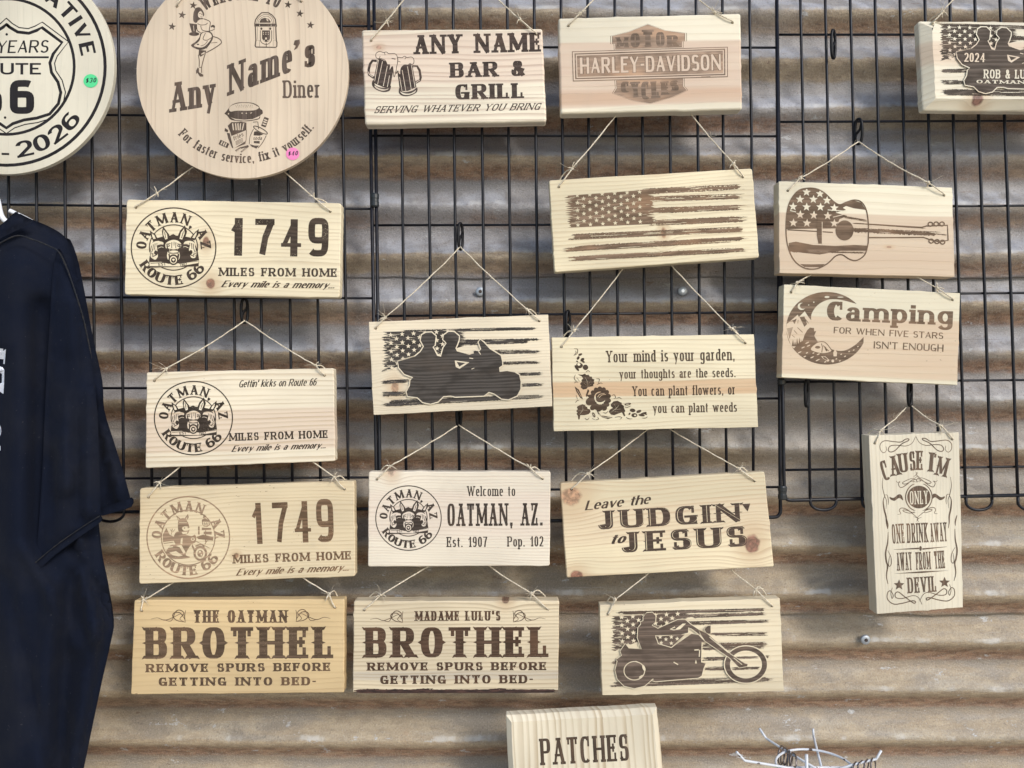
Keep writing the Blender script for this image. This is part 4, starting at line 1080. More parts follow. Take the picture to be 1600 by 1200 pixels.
# --- flag sign
def stripes(A, rows, h, scr=4, rag=26):
    for r in rows: A.drag(*r, h, 0, scr, rag)
s = Sign("wooden_sign", [(857.5,281.6),(1175.3,263),(1186.5,402.5),(866.5,425.6)], [(873.3,292.2),(1160.6,276.7)], (1020,105), [(894,263.6),(1146,255.8)],
         T=19, corner=4, apexY=.03, seed=8, burn=(.175,.130,.095), burn_lines=.3, group=G_W,
         wood_args=dict(base=(.75,.67,.48), pitch=7, amt=.36, knots=[(1037,364,4,9,(.36,.19,.10)), (1028,268,10,3,(.60,.47,.31))], flecks=.3),
         label="tilted pine sign with only a burnt brush-stroke stars and stripes flag")
A = Art(s, "flag_motif", 840, 240, 4.4444)
A.canton((205,292), (810,245), (800,490), (215,515), 0, 50, 30)
stripes(A, [(700,265,1410,232), (740,322,1420,300), (740,400,1430,375), (760,480,1435,450), (215,580,1430,525), (210,660,1440,588), (222,728,1455,665)], 40, 5, 40)
starfield(A, 275, 290, 86.5, 26, 6, 9, 17, -.055, .022)
A.done()

# --- guitar sign
s = Sign("wooden_sign", [(1216.8,283.3),(1488,293),(1492,432.8),(1217.8,426.7)], [(1231,298),(1475,305.4)], (1341,221), [(1250,278.6),(1451,285.8)],
         T=24, corner=1.2, cham=(.8,.8), seed=10, burn=(.150,.112,.082), burn_lines=.2, group=G_W,
         wood_args=dict(base=(.72,.67,.53), pitch=13, amt=.14, pbands=[(336,440,(.56,.42,.29),1.5,.9),(395,425,(.50,.36,.24),9,.4)], knots=[(1389,386,4,1.5,(.25,.14,.08))]),
         label="two-tone board with a burnt guitar filled with stars and stripes")
A = Art(s, "guitar_motif", 1190, 260, 4.8485)
body = catmull([(350,165,0),(270,190,0),(205,290,0),(185,440,0),(195,590,0),(245,710,0),(330,772,0),(420,775,0),(500,735,0),(560,680,0),(610,670,0),(665,703,0),(720,712,0),(780,670,0),(805,590,0),(808,540,0),(808,430,0),(792,330,0),(755,270,0),(700,255,0),(640,272,0),(590,290,0),(540,262,0),(480,205,0),(420,172,0)], 5, True)
body = [(v.x, v.y) for v in body]
up = [p for p in body if p[1] < 445 and p[0] < 600]
A.poly(sorted([p for p in body if p[0] < 575 and p[1] < 450], key=lambda p: math.atan2(p[1]-450, p[0]-390)) + [(640,330),(560,350),(650,375),(590,400),(560,470),(190,475)], 0)
A.poly([(585,295),(640,275),(700,258),(755,275),(790,330),(700,318),(640,300),(600,322)], 0)
A.poly([(205,580),(260,570),(390,595),(560,602),(700,595),(800,600),(800,640),(600,640),(440,668),(260,650),(208,640)], 0)
A.drag(220,645,790,655,18,0,5,10); A.poly([(290,740),(380,742),(480,740),(440,770),(340,772)], 0); A.stroke([(320,765),(440,768)], 6, 1)
A.stroke([(195,480),(540,500)], 9); A.drag(560,480,1350,515,46,0,8,40); A.drag(610,380,800,412,16,0,3,10); A.drag(690,430,1240,470,8,0,2,10)
for x, y in ((340,195),(442,208),(290,250),(392,250),(495,258),(238,305),(340,308),(445,308),(550,315),(292,366),(395,370),(500,375),(240,428),(343,430),(550,432)): A.star(x, y, 34, 1, .05)
A.stroke([(215,335),(260,345)], 6, 1); A.stroke([(500,330),(640,340)], 6, 1); A.stroke([(540,385),(640,360)], 6, 1)
A.stroke(body, 9, closed=True)
A.disc(628, 485, 68, 76)
A.poly([(420,360),(455,362),(458,585),(430,585),(418,520)], 0); A.stroke([(458,420),(458,590)], 5, 1)
A.stroke([(808,438),(1210,462),(1255,450)], 9); A.stroke([(808,540),(1225,538),(1262,550)], 9)
A.stroke([(1255,452),(1408,446),(1412,560),(1350,572),(1262,552)], 9)
for x, y in ((1278,438),(1322,436),(1366,436),(1284,566),(1328,570),(1370,574)): A.ringe(x, y, 17, 15, 9)
A.stroke([(1362,516),(1400,520)], 6); A.done()

# --- camping sign
s = Sign("wooden_sign", [(1225,444.4),(1500.4,458),(1496,602),(1221,589.6)], [(1236,456.6),(1488.4,468.6)], (1345,375), [(1245,442),(1464,450)],
         T=24, corner=1.5, cham=(.9,.9), apexY=.03, seed=11, burn=(.150,.115,.085), burn_lines=.35, group=G_W,
         wood_args=dict(base=(.73,.68,.53), pitch=9, amt=.16, pbands=[(497,588,(.58,.43,.29),2,.9)], flecks=1.0),
         label="two-tone board reading Camping, for when five stars isn't enough")
A = Art(s, "moon_motif", 1220, 450, 9.2286)
outer = A.ell(660, 580, 582, 524, a0=42, a1=336, n=60)
inner = A.ell(815, 545, 390, 385, a0=318, a1=56, n=40)
inner = [(v.x, v.y) for v in catmull([(1195,705,0),(1060,830,0),(900,905,0),(720,880,0),(560,800,0),(485,690,0),(480,600,0),(440,470,0),(450,360,0),(540,240,0),(680,170,0),(820,165,0),(950,190,0)], 5)]
A.poly(outer + inner, 0)
A.poly([(85,520),(240,380),(260,420),(345,335),(400,420),(450,480),(480,570),(380,610),(340,680),(320,760),(250,800),(190,870),(150,840),(100,700),(75,600)], 1)
A.stroke([(100,500),(240,380)], 12); A.poly([(110,490),(190,460),(230,440),(200,520),(170,480)], 0); A.poly([(270,420),(340,410),(380,520),(340,560),(300,480)], 0)
A.stroke([(330,420),(400,510)], 10); A.stroke([(240,570),(315,640)], 9); A.stroke([(190,610),(235,660)], 8); A.stroke([(160,680),(200,710)], 8); A.stroke([(250,460),(245,510)], 8)
for k in range(11): A.stroke([(85 + k*4, 590 + k*14),(175 - k*4, 570 + k*12)], 6)
for x, h in ((175,100),(205,70),(235,120),(270,130),(300,90)): A.poly([(x-18,840),(x,840-h),(x+18,840)], 0)
A.poly([(380,610),(420,570),(480,580),(470,620)], 0)
A.poly([(300,800),(340,690),(400,640),(510,620),(480,690),(540,790),(560,900),(260,900)], 0)
A.poly([v[:2] for v in A.ell(300, 265, 58, 52, a0=70, a1=320, n=20)] + [v[:2] for v in A.ell(322, 258, 48, 42, a0=310, a1=80, n=16)], 1)
A.disc(665,130,36,15,1); A.disc(860,132,45,7,1); A.disc(475,205,9,11,1); A.disc(402,245,9,7,1)
A.poly([(440,895),(470,830),(530,790),(600,785),(680,830),(730,905),(600,940)], 1, smooth=True); A.stroke([(585,800),(600,850),(590,930)], 12); A.disc(530,855,38,20); A.stroke([(470,825),(540,780),(640,785),(735,900)], 12, smooth=True)
A.stroke([(610,830),(690,910)], 12); A.poly([(620,840),(650,850),(670,910),(650,912)], 0)
A.poly([(755,930),(780,880),(810,930),(805,985),(760,985)], 1)
for x, y, r in ((380,790,30),(400,832,28),(320,858,26),(270,928,30),(375,935,18),(345,988,20),(450,1000,28),(530,1040,32),(640,1065,18),(800,1022,14),(925,985,16),(985,915,14),(1050,895,14),(870,955,14),(850,1050,14),(540,955,24),(470,938,16),(1110,845,12)): A.disc(x, y, r, 8, 1, rot=-25)
A.poly([(580,985),(640,985),(700,1040),(680,1065),(600,1010)], 1); A.disc(748,1052,20,20,1); A.disc(640,1015,40,14,0,rot=35)
A.done()
A = Art(s, "lettering", 1200, 420, 5)
A.text("C", (458,402), (602,406), 148, 'fat', tv=.3, th=.16); A.text("amping", (606,408), (1442,442), 148, 'fat', tv=.21); A.cut(); A.text("FOR WHEN FIVE STARS", (512,503), (1368,549), 50, 'sans', w=.6); A.cut(); A.text("ISN'T ENOUGH", (824,622), (1370,648), 56, 'sans', w=.6); A.done()

# --- couple on a touring bike
def couple(A, dark=0):
    """frame 590,500 at 5.926; returns nothing"""
    sil = [(190,385),(345,340),(400,295),(430,245),(400,190),(410,140),(450,118),(500,115),(540,150),(535,185),(530,235),(510,250),(550,320),(590,330),(610,260),(640,215),(608,180),(615,140),(660,110),(710,112),(755,150),(752,185),(738,225),(722,262),(735,290),(850,322),(890,310),(905,285),(940,290),(960,270),(935,205),(950,182),(980,205),(1040,270),(1140,330),(1152,380),(1155,420),(1125,440),(1130,480),(1200,472),(1270,485),(1310,510),(1325,570),(1322,640),(1290,700),(1210,735),(1150,728),(1080,680),(1030,665),(985,700),(720,710),(680,700),(610,705),(560,755),(490,775),(420,760),(370,715),(280,705),(270,665),(300,610),(305,560),(330,530),(250,500),(200,440)]
    A.poly(sil, 1); A.stroke(sil, 21, 1, closed=True); A.poly(sil, 0)
    A.poly([(545,330),(588,340),(600,300),(585,330)], 1)
    A.poly([(715,375),(850,392),(760,452),(725,435)], 1); A.poly([(733,388),(815,398),(758,432)], 0)
    A.poly([(512,250),(552,330),(588,335),(606,262),(592,325),(562,322)], 1)
    A.stroke([(850,352),(885,358)], 8, 1); A.stroke([(870,455),(895,445)], 6, 1); A.disc(905, 298, 16, 14, 0); A.stroke([(935,292),(955,320)], 8, 1)
s = Sign("wooden_sign", [(576,503),(856.6,491.4),(863,635),(583.6,648.4)], [(587,513),(842.6,501.4)], (719,386), [(602,496),(823,483)],
         T=19, corner=1.2, cham=(.9,.9), seed=12, burn=(.046,.044,.043), burn_lines=1.5, group=G_W,
         wood_args=dict(base=(.75,.67,.52), line=(.42,.31,.2), pitch=5, amt=.3, knots=[(617,606,6,9,(.42,.25,.15))]),
         label="pine sign with a dark motorcycle carrying two riders, above the Welcome sign")
A = Art(s, "flag_motif", 590, 500, 5.9259)
A.canton((60,110), (800,90), (800,240), (60,480), 0, 55, 60)
stripes(A, [(240,108,1480,78), (740,195,1500,180), (740,225,1400,205), (1080,298,1500,292), (1120,405,1500,395), (1310,505,1515,498), (50,572,300,560), (1330,605,1520,600), (50,685,270,680), (70,790,1510,712), (90,760,1520,700)], 34, 6, 30)
starfield(A, 122, 138, 106, 38, 6, 9, 24, -.06, .035)
A.done()
A = Art(s, "motorcycle_motif", 590, 500, 5.9259, z=450); couple(A); A.done()

# --- couple sign at the right edge
s = Sign("wooden_sign", [(1440.5,28),(1730,31),(1736,172),(1448,168.5)], [(1459.5,33.6),(1712,38)], (1585,-118), [(1472.6,18.4),(1699,22)],
         T=24, corner=4, cham=(15, 11), apexY=.03, seed=13, burn=(.080,.070,.063), burn_lines=.5, group=G_W,
         wood_args=dict(base=(.76,.71,.58), pitch=8, amt=.2, knots=[(1528,155,9,9,(.16,.06,.045))], pbands=[(66,102,(.60,.44,.31),5,.7)]),
         label="thick sign with sloped edges, two riders on a motorcycle and the date 2024")
A = Art(s, "flag_motif", 1440, 20, 7.5)
A.canton((225,150), (1100,160), (1100,330), (230,565), 0, 55, 50)
stripes(A, [(250,145,1900,190), (1050,300,1900,320), (1250,420,1900,430), (235,685,560,675), (240,815,520,810), (250,940,1900,960), (260,915,1900,925)], 46, 6, 40)
starfield(A, 320, 172, 121, 45, 6, 9, 28, .02, .03)
A.done()
A = Art(s, "motorcycle_motif", 1440, 20, 7.5, z=450)
A.T = lambda x, y: (400 + (x - 190) * 1.125, 470 + (y - 385) * 1.17 + (x - 190) * .075)
A.k = 1.125; couple(A); A.T = None; A.k = 1.0
A.done()
A = Art(s, "lettering", 1440, 20, 7.5, z=560, mats=[s.wood, s.wood])
A.text("2024", (485,583), (730,588), 105, 'sans', w=.5); A.cut(); A.text("ROB & LU", (715,778), (1200,782), 105, 'slab', w=.6, tv=.17); A.cut(); A.text("OATMAN", (630,835), (1195,842), 40, 'westw', tv=.24); A.done()

# --- garden sign
s = Sign("wooden_sign", [(862,527.3),(1178,522.3),(1184.7,667.4),(865.3,674)], [(877.3,542),(1164.6,536)], (1010,372), [(897,516.4),(1144,514)],
         T=19, corner=1.0, cham=(.8,.8), apexY=.03, seed=14, burn=(.062,.047,.036), distress=.2, group=G_W,
         wood_args=dict(base=(.75,.68,.50), pitch=6.5, amt=.36, pbands=[(593,616,(.56,.36,.20),1.5,.9)], flecks=.5),
         label="pine sign with flowers reading Your mind is your garden")
A = Art(s, "lettering", 850, 500, 4.5714)
A.text("Your mind is your garden,", (445,304), (1362,288), 84, 'slab', w=.62, tv=.165, th=.09); A.cut(); A.text("your thoughts are the seeds.", (540,420), (1368,408), 66, 'slab', w=.62, tv=.165, th=.09); A.cut()
A.text("You can plant flowers, or", (632,545), (1366,532), 72, 'slab', w=.62, tv=.165, th=.09); A.cut(); A.text("you can plant weeds", (780,665), (1378,655), 68, 'slab', w=.62, tv=.165, th=.09); A.done()
A = Art(s, "flower_motif", 885, 535, 9.2286)
def leaf(pts, veins):
    A.poly(pts, 0)
    for v in veins: A.stroke(v, 4, 1, taper=.7)
leaf([(160,460),(230,465),(265,450),(290,470),(320,465),(335,490),(370,495),(370,520),(405,535),(395,565),(405,590),(385,610),(390,630),(340,640),(310,645),(290,670),(240,680),(205,650),(215,620),(195,600),(225,560),(215,545),(240,520),(220,490)], [[(300,630),(300,560),(270,500)], [(305,620),(340,570)], [(295,625),(250,590)], [(300,640),(360,600)]])
leaf([(160,920),(230,890),(270,905),(280,925),(300,930),(305,955),(340,965),(350,1000),(320,1035),(260,1050),(200,1050),(190,1110),(170,1110),(165,1060),(145,1030),(160,1010),(140,990),(165,960),(150,945)], [[(190,1040),(240,970),(230,920)], [(235,975),(310,985)], [(225,985),(170,990)]])
leaf([(640,890),(680,850),(740,840),(770,860),(800,870),(795,890),(830,915),(830,945),(850,990),(835,1010),(850,1060),(830,1065),(800,1010),(740,1030),(690,1050),(640,1040),(610,1000),(625,970),(670,945),(640,920)], [[(640,1010),(720,950),(760,900)], [(690,970),(790,960)], [(670,985),(760,1010)], [(715,950),(690,890)]])
for k in range(14):
    a = k * 2 * math.pi / 14 + .2; A.disc(485 + 115*math.cos(a), 810 + 130*math.sin(a), 46, 36, 0, rot=math.degrees(math.atan2(130*math.sin(a), 115*math.cos(a))))
for x, y, r in ((380,940,30),(470,960,30),(550,950,28),(340,850,46)): A.disc(x, y, r*1.4, r*1.2, 0, rot=-40)
A.disc(485, 795, 84, 84, 1); A.poly([(425,800),(430,750),(500,715),(560,720),(580,760),(560,830),(500,862),(440,850)], 0, smooth=True)
A.stroke([(450,790),(480,750),(550,735)], 7, 1, True); A.stroke([(470,800),(510,760),(570,750)], 6, 1, True); A.stroke([(430,850),(490,880),(550,850)], 8, 1, True)
A.poly([(120,635),(180,680),(240,820),(200,800),(140,700)], 0); A.stroke([(150,680),(215,790)], 5, 1); A.poly([(310,670),(330,700),(290,790),(280,760)], 0); A.poly([(280,760),(350,750),(410,790),(350,810)], 0)
for x, y, rx, ry, r in ((200,175,30,16,-20),(170,225,28,18,-60),(230,250,32,22,-40),(245,280,22,14,30),(190,330,48,42,0),(275,360,40,38,20),(150,370,18,50,-35),(155,275,16,10,30)): A.disc(x, y, rx, ry, 0, r)
A.disc(180, 318, 22, 18, 1); A.stroke([(160,305),(200,290),(240,320)], 6, 1, True)
for x, y, rx, ry, r in ((955,980,40,26,10),(1045,995,38,20,-20),(1110,1025,50,16,-20),(1085,1050,46,16,10),(980,1050,42,30,0),(1140,1030,24,12,20),(910,1030,12,20,30),(885,890,48,18,-10),(395,1045,18,40,-25)): A.disc(x, y, rx, ry, 0, r)
A.disc(990, 1052, 14, 12, 1); A.disc(880, 890, 26, 6, 1); A.stroke([(388,1030),(402,1060)], 7, 1)
A.poly([(430,970),(500,1050),(600,1070),(670,1080),(600,1105),(520,1080),(460,1030)], 0); A.stroke([(470,1030),(540,1075),(640,1085)], 5, 1, True)
for c in ([(110,90),(160,100),(155,160),(115,185)], [(130,120),(140,150),(105,190)], [(130,465),(112,520),(150,560)], [(150,510),(190,560)], [(280,430),(310,408),(340,425)], [(430,525),(475,530),(460,590)], [(440,610),(490,585),(520,595)], [(120,590),(130,570),(170,575)], [(140,760),(160,820)], [(130,870),(160,835),(180,840)], [(650,770),(690,755),(710,800),(680,810)], [(720,810),(760,795),(795,815)], [(265,1090),(300,1115),(330,1085)], [(370,1095),(410,1115)], [(450,1080),(465,1105),(420,1118)], [(530,1010),(570,1020),(600,990)], [(700,1080),(760,1070),(800,1085),(770,1108)], [(860,1080),(900,1100),(950,1102)], [(1090,1090),(1140,1090),(1170,1070)], [(840,930),(880,935),(930,915)]):
    A.stroke(c, 9, 0, True, taper=.5)
A.done()

# --- welcome sign
s = Sign("wooden_sign", [(576,737),(860.3,737),(859,884.3),(574.7,885.7)], [(589,749),(847.7,748)], (716,664), [(609.4,728.7),(829,731.6)],
         T=19, corner=3.5, seed=15, burn=(.042,.035,.031), distress=.25, group=G_W,
         wood_args=dict(base=(.77,.71,.60), line=(.50,.38,.29), pitch=5, amt=.4, pbands=[(770,838,(.68,.56,.46),9,.55)], knots=[(612,735,6,9,(.55,.40,.29))], flecks=.3),
         label="pine sign reading Welcome to Oatman, AZ, Est. 1907, Pop. 102")
A = Art(s, "emblem", 560, 720, 5.1613); emblem(A, 404, 462, 264, 260); A.done()
A = Art(s, "lettering", 560, 720, 5.1613)
A.text("Welcome to", (878,286), (1265,284), 82, 'slab', w=.62, tv=.16, th=.09); A.cut(); A.text("OATMAN, AZ.", (718,527), (1486,522), 182, 'cond', tv=.165, w=.5); A.cut()
A.text("Est. 1907", (714,696), (1040,694), 82, 'slab', w=.6, tv=.155, th=.09); A.cut(); A.text("Pop. 102", (1202,692), (1492,690), 82, 'slab', w=.6, tv=.155, th=.09); A.done()

# --- judgin' sign
s = Sign("wooden_sign", [(875.3,754.9),(1194.6,736.9),(1209.5,885.4),(885.4,902.7)], [(893,764.6),(1179,751.5)], (1027,659), [(918,740),(1154.8,732.4)],
         T=19, corner=3, seed=16, burn=(.065,.050,.042), group=G_W,
         wood_args=dict(base=(.74,.65,.46), line=(.45,.29,.17), pitch=6.5, amt=.42, pbands=[(786,842,(.68,.54,.36),6,.6)], knots=[(1175,850,11,14,(.20,.075,.05)),(892,776,16,15,(.40,.22,.125)),(901,899,9,8,(.24,.09,.055))]),
         label="knotty pine sign reading Leave the Judgin' to Jesus")
A = Art(s, "lettering", 860, 720, 4.4444)
A.text("Leave the", (238,345), (690,298), 66, 'brush', tv=.17, sl=.3, w=.75)
A.text("to", (412,580), (515,570), 66, 'brush', tv=.17, sl=.3)
for t, a, b, h in (("JUDGIN", (332,478), (1328,420), 128), ("JESUS", (495,638), (1368,592), 140)):
    A.text(t, a, b, h, 'west', w=.8, tv=.26, mid=.06)
    A.text(t, (a[0]+6, a[1]-8), (b[0]-6, b[1]-8), h*.9, 'west', 1, w=.8, tv=.02, th=.0, so=0, mid=0, gap=.37)
A.poly([(1330,300),(1388,296),(1370,352),(1355,335)], 0)
A.done()

# --- devil sign
s = Sign("wooden_sign", [(1357.7,680.7),(1498.6,675.5),(1504.7,949.2),(1370,959.6)], [(1367,692.5),(1488,686.3)], (1421,631), [(1376,672.4),(1471.8,666)],
         T=26, corner=.9, cham=(.7,.7), seed=17, burn=(.115,.088,.068), distress=.2, group=G_W,
         wood_args=dict(base=(.72,.67,.55), line=(.50,.42,.30), pitch=6, amt=.3, vert=True),
         label="tall upright board reading Cause I'm only one drink away from the Devil")
A = Art(s, "lettering", 1355, 670, 8)
for t, x, y, w, h, r in (("C",256,640,88,250,-16), ("A",362,584,120,250,-11), ("U",462,543,112,238,-7), ("S",570,522,74,240,-3), ("E",655,515,82,240,0), ("I",790,535,46,240,5), ("M",912,590,140,240,13)):
    a = math.radians(r); dx, dy = math.cos(a)*w/2, math.sin(a)*w/2
    A.text(t, (x-dx, y-dy), (x+dx, y+dy), h, 'tusc')
A.text("'", (825,400), (850,405), 90, 'tusc', tv=.5, th=.3)
A.done()
B = Art(s, "lettering", 1360, 810, 8)
B.text("ONE", (278,318), (430,308), 245, 'tusc'); B.cut(); B.text("DRINK", (462,308), (722,298), 245, 'tusc'); B.cut(); B.text("AWAY", (756,298), (962,284), 238, 'tusc'); B.cut()
B.text("AWAY", (335,655), (522,644), 225, 'tusc'); B.cut(); B.text("FROM", (575,642), (755,634), 220, 'tusc'); B.cut(); B.text("THE", (808,630), (935,620), 220, 'tusc'); B.cut()
B.text("DEVIL", (470,936), (828,914), 195, 'tusc', w=.5)
B.done()
A = Art(s, "scroll", 1355, 670, 8)
def curl(pp, w=12, t=.55): A.stroke(pp, w, 0, True, taper=t)
for m, q in ((0, lambda p: p), (1, lambda p: (1210 - p[0] + (p[1]-100)*.05, p[1] - 8))):
    f = lambda *pp: [q(p) for p in pp]
    curl(f((603,100),(560,180),(480,215),(370,205),(290,215),(262,262),(290,290),(350,270),(430,190),(510,150),(520,128),(480,130),(420,165),(330,160),(220,150),(165,190),(165,260),(205,300),(240,270),(235,220)), 13)
    curl(f((600,640),(560,620),(470,655),(440,680),(480,690),(560,655),(610,670),(600,690)), 9); curl(f((620,600),(560,640),(490,700),(420,735),(390,690),(410,660),(380,670),(360,650)), 10)
    curl(f((632,545),(610,570),(660,610)), 7); curl(f((600,690),(620,660),(605,630),(570,650),(590,680)), 9)
    curl(f((610,1030),(540,1055),(460,1035),(450,1015),(500,1020),(580,1050),(620,1030)), 9); curl(f((640,1120),(590,1080),(500,1010),(430,990),(400,1020),(420,1060),(380,1070)), 10)
    curl(f((650,1165),(625,1130),(680,1105)), 7)
    curl(f((195,610),(190,720),(215,830),(240,900),(235,1000)), 9); curl(f((215,830),(250,830),(265,900),(262,950)), 9); curl(f((220,840),(200,900),(210,1000),(235,1100),(240,1180),(255,1250)), 20, .7)
    A.poly(f((280,852),(330,862),(390,820),(430,830),(448,895),(400,865),(340,900),(290,880)), 0, smooth=True)
A.poly(A.ell(645, 855, 172, 182, n=48), 0); A.poly(A.ell(645, 855, 158, 172, n=48), 1); A.poly(A.ell(645, 853, 146, 142, n=48), 0)
A.poly([(560,668),(720,668),(700,690),(580,690)], 1); A.poly([(570,1022),(720,1022),(700,1045),(600,1045)], 1)
A.text("ONLY", (535,945), (760,938), 165, 'tusc', 1, w=.42, tv=.12, th=.07, so=.035, sh=.06, fish=0, mid=0)
A.ox, A.oy, A.sc = 1360, 810, 8
for m, q in ((0, lambda p: p), (1, lambda p: (1265 - p[0] - (p[1]-800)*.02, p[1] - 40))):
    f = lambda *pp: [q(p) for p in pp]
    curl(f((200,0),(218,80),(216,130)), 16, .6); curl(f((222,170),(215,300),(190,430),(200,540),(215,600),(200,720),(220,820)), 20, .7); curl(f((215,400),(255,480),(260,570),(235,600),(225,560),(240,470)), 9)
    curl(f((645,1075),(600,990),(530,965),(400,1000),(320,990),(310,940),(350,920),(430,980),(540,1058),(562,1040),(520,1030),(400,1060),(290,1070),(215,1010),(215,930),(250,905),(285,960),(270,1000),(255,930),(275,865)), 13)
A.cut()
A.poly([(290,388),(600,365),(610,375),(600,385),(290,390)], 0); A.poly([(650,372),(955,352),(955,356),(650,392)], 0); A.disc(626, 375, 16, 30)
A.poly([(290,690),(640,660),(985,650),(640,682)], 0); A.star(358, 832, 70, 0, 0, .45); A.star(926, 800, 70, 0, 0, .45)
A.done()

# --- chopper sign
s = Sign("wooden_sign", [(937,945.6),(1218.6,935),(1224.4,1080),(941,1086.4)], [(950,960),(1206.4,947)], (1084,838), [(961,937),(1181,921)],
         T=21, corner=1.0, cham=(.8,.8), apexY=.028, seed=18, burn=(.105,.085,.072), burn_lines=.5, group=G_W,
         wood_args=dict(base=(.71,.63,.47), pitch=8, amt=.28, flecks=.6),
         label="pine sign with a lone rider on a long-forked chopper before a flag")
A = Art(s, "flag_motif", 940, 950, 5.7143)
A.canton((95,75), (770,42), (760,120), (100,395), 0, 50, 50)
stripes(A, [(160,48,1450,18), (700,75,1460,45), (740,140,1490,118), (980,235,1480,228), (900,330,1480,318), (900,365,1450,345), (905,452,1490,435), (915,545,1400,535), (110,480,200,475), (100,690,1510,640), (110,670,1500,625)], 34, 6, 30)
starfield(A, 178, 80, 100, 36, 6, 8, 24, -.06, .03)
A.done()
A = Art(s, "motorcycle_motif", 940, 950, 5.7143, z=450)
def sil(pts, w=13):
    A.poly(pts, 1); A.stroke(pts, w, 1, closed=True); A.poly(pts, 0)
A.disc(1285, 500, 198, 172, 1); A.disc(1285, 500, 188, 163, 0); A.poly(A.ell(1285, 500, 143, 124), 1); A.poly(A.ell(1285, 500, 132, 114), 1)
A.drag(1170, 440, 1400, 432, 24, 0, 3, 12); A.drag(1160, 540, 1410, 532, 26, 0, 3, 12)
sil([(370,80),(400,40),(450,35),(480,65),(478,120),(445,150),(500,180),(680,100),(740,98),(790,140),(865,190),(925,240),(880,240),(800,180),(770,170),(770,215),(700,235),(475,240),(500,315),(620,350),(800,225),(860,235),(925,300),(890,300),(885,480),(925,490),(905,540),(890,600),(860,618),(480,650),(440,640),(380,690),(290,712),(200,690),(140,630),(120,550),(140,470),(130,455),(180,420),(165,380),(210,315),(240,355),(355,362),(318,260),(325,170),(350,140),(345,120),(370,110)])
A.poly([(480,250),(740,232),(620,345),(505,312)], 0)
for x, y in ((520,255),(620,255),(572,275),(672,270),(620,310),(530,305)): A.star(x, y, 20, 1)
A.stroke([(480,250),(505,314),(620,348),(740,258)], 7, 1)
A.poly([(605,185),(650,160),(660,180),(720,135),(750,135),(700,185),(640,195)], 1); A.poly([(620,182),(652,170),(665,185),(640,188)], 0)
sil([(915,185),(945,155),(970,152),(970,225),(935,228)], 10)
sil([(865,190),(940,225),(1150,410),(1275,490),(1300,495),(1295,515),(1225,528),(1140,440),(920,290),(880,230)], 10)
A.stroke([(960,255),(1130,395)], 6, 1); A.stroke([(1175,440),(1250,500)], 6, 1)
A.ringe(290, 555, 92, 82, 8, 1); A.disc(375, 530, 12, 30, 1, -20); A.disc(350, 605, 22, 7, 1, -30); A.stroke([(300,470),(350,490)], 8, 1)
A.stroke([(640,478),(680,500)], 9, 1); A.stroke([(825,370),(865,368)], 10, 1); A.stroke([(872,370),(868,430)], 8, 1); A.poly([(830,490),(838,455),(848,490)], 1); A.stroke([(440,640),(460,628)], 8, 1)
A.done()

# --- patches sign
s = Sign("wooden_sign", [(790.4,1120.5),(1027.4,1108),(1042,1255),(797,1268)], T=24, corner=1.5, cham=(8, 8), depth=-.02, seed=19,
         burn=(.062,.047,.037), distress=.3, group="wooden signs propped below the wire panels",
         wood_args=dict(base=(.73,.67,.54), line=(.40,.30,.18), pitch=11, amt=.62, vert=True),
         label="upright-grained pine block with sloped edges reading Patches")
A = Art(s, "lettering", 760, 1080, 5.3333); A.text("PATCHES", (455,618), (1190,578), 222, 'cond', tv=.165, th=.095, w=.55, so=.04); A.done()

# --- round diner sign
def circle_quad(cx, cy, r, rot=0):
    c, n = math.cos(rot), math.sin(rot)
    return [(cx + (a*c - b*n)*r, cy + (a*n + b*c)*r) for a, b in ((-1,-1),(1,-1),(1,1),(-1,1))]
s = Sign("round_sign", circle_quad(378.6,113.4,164.5,-.012), [(276.6,10),(470.6,2.4)], (375,-75), [(286,-6),(462,-12)], T=9, depth=-.008, circle=164.5, cham=(.5,.5), seed=20,
         burn=(.085,.070,.062), burn_lines=.3, distress=.1, group="round wooden signs at the top left",
         wood_args=dict(base=(.66,.555,.435), line=(.46,.34,.24), pitch=10, amt=.3, vert=True),
         label="round plywood sign reading Any Name's Diner with a carhop and jukebox")
A = Art(s, "lettering", 200, 0, 4.1389)
A.arctext("WELCOME TO", 745, 470, 470, 470, 122, 62, 88, 'slab', w=.5, tv=.2)
A.text("Any", (274,728), (568,680), 190, 'slab', tv=.22, th=.11, w=.7, up=True)
A.text("Name", (648,620), (1062,462), 200, 'slab', tv=.2, th=.1, w=.62, up=True); A.poly([(1078,262),(1110,255),(1112,280),(1095,312),(1072,326),(1085,296),(1070,290)], 0); A.text("s", (1142,440), (1210,428), 190, 'slab', tv=.24, th=.14, w=.6, up=True); A.stroke([(1150,395),(1150,432)], 16); A.stroke([(1200,312),(1200,350)], 14); A.cut()
A.text("Diner", (1005,635), (1243,632), 115, 'slab', tv=.16, th=.09, w=.6); A.cut()
A.arctext("For faster service, fix it yourself.", 745, 480, 575, 575, 223, 323, 62, 'slab', tv=.18, th=.1, w=.62); A.done()
A = Art(s, "star_motif", 200, 0, 4.1389)
for x, y in ((422,35),(350,97),(285,172)): A.star(x, y, 27, 0, .15, .4)
A.cut()
for x, y in ((1035,30),(1112,88),(1180,162)): A.star(x, y, 27, 0, .15, .4)
A.done()
A = Art(s, "carhop_motif", 280, 0, 9.2286)
A.poly([(240,115),(300,108),(350,170),(360,220),(330,250),(345,275),(290,285),(245,330),(205,300),(205,200),(220,150)], 0, smooth=True)
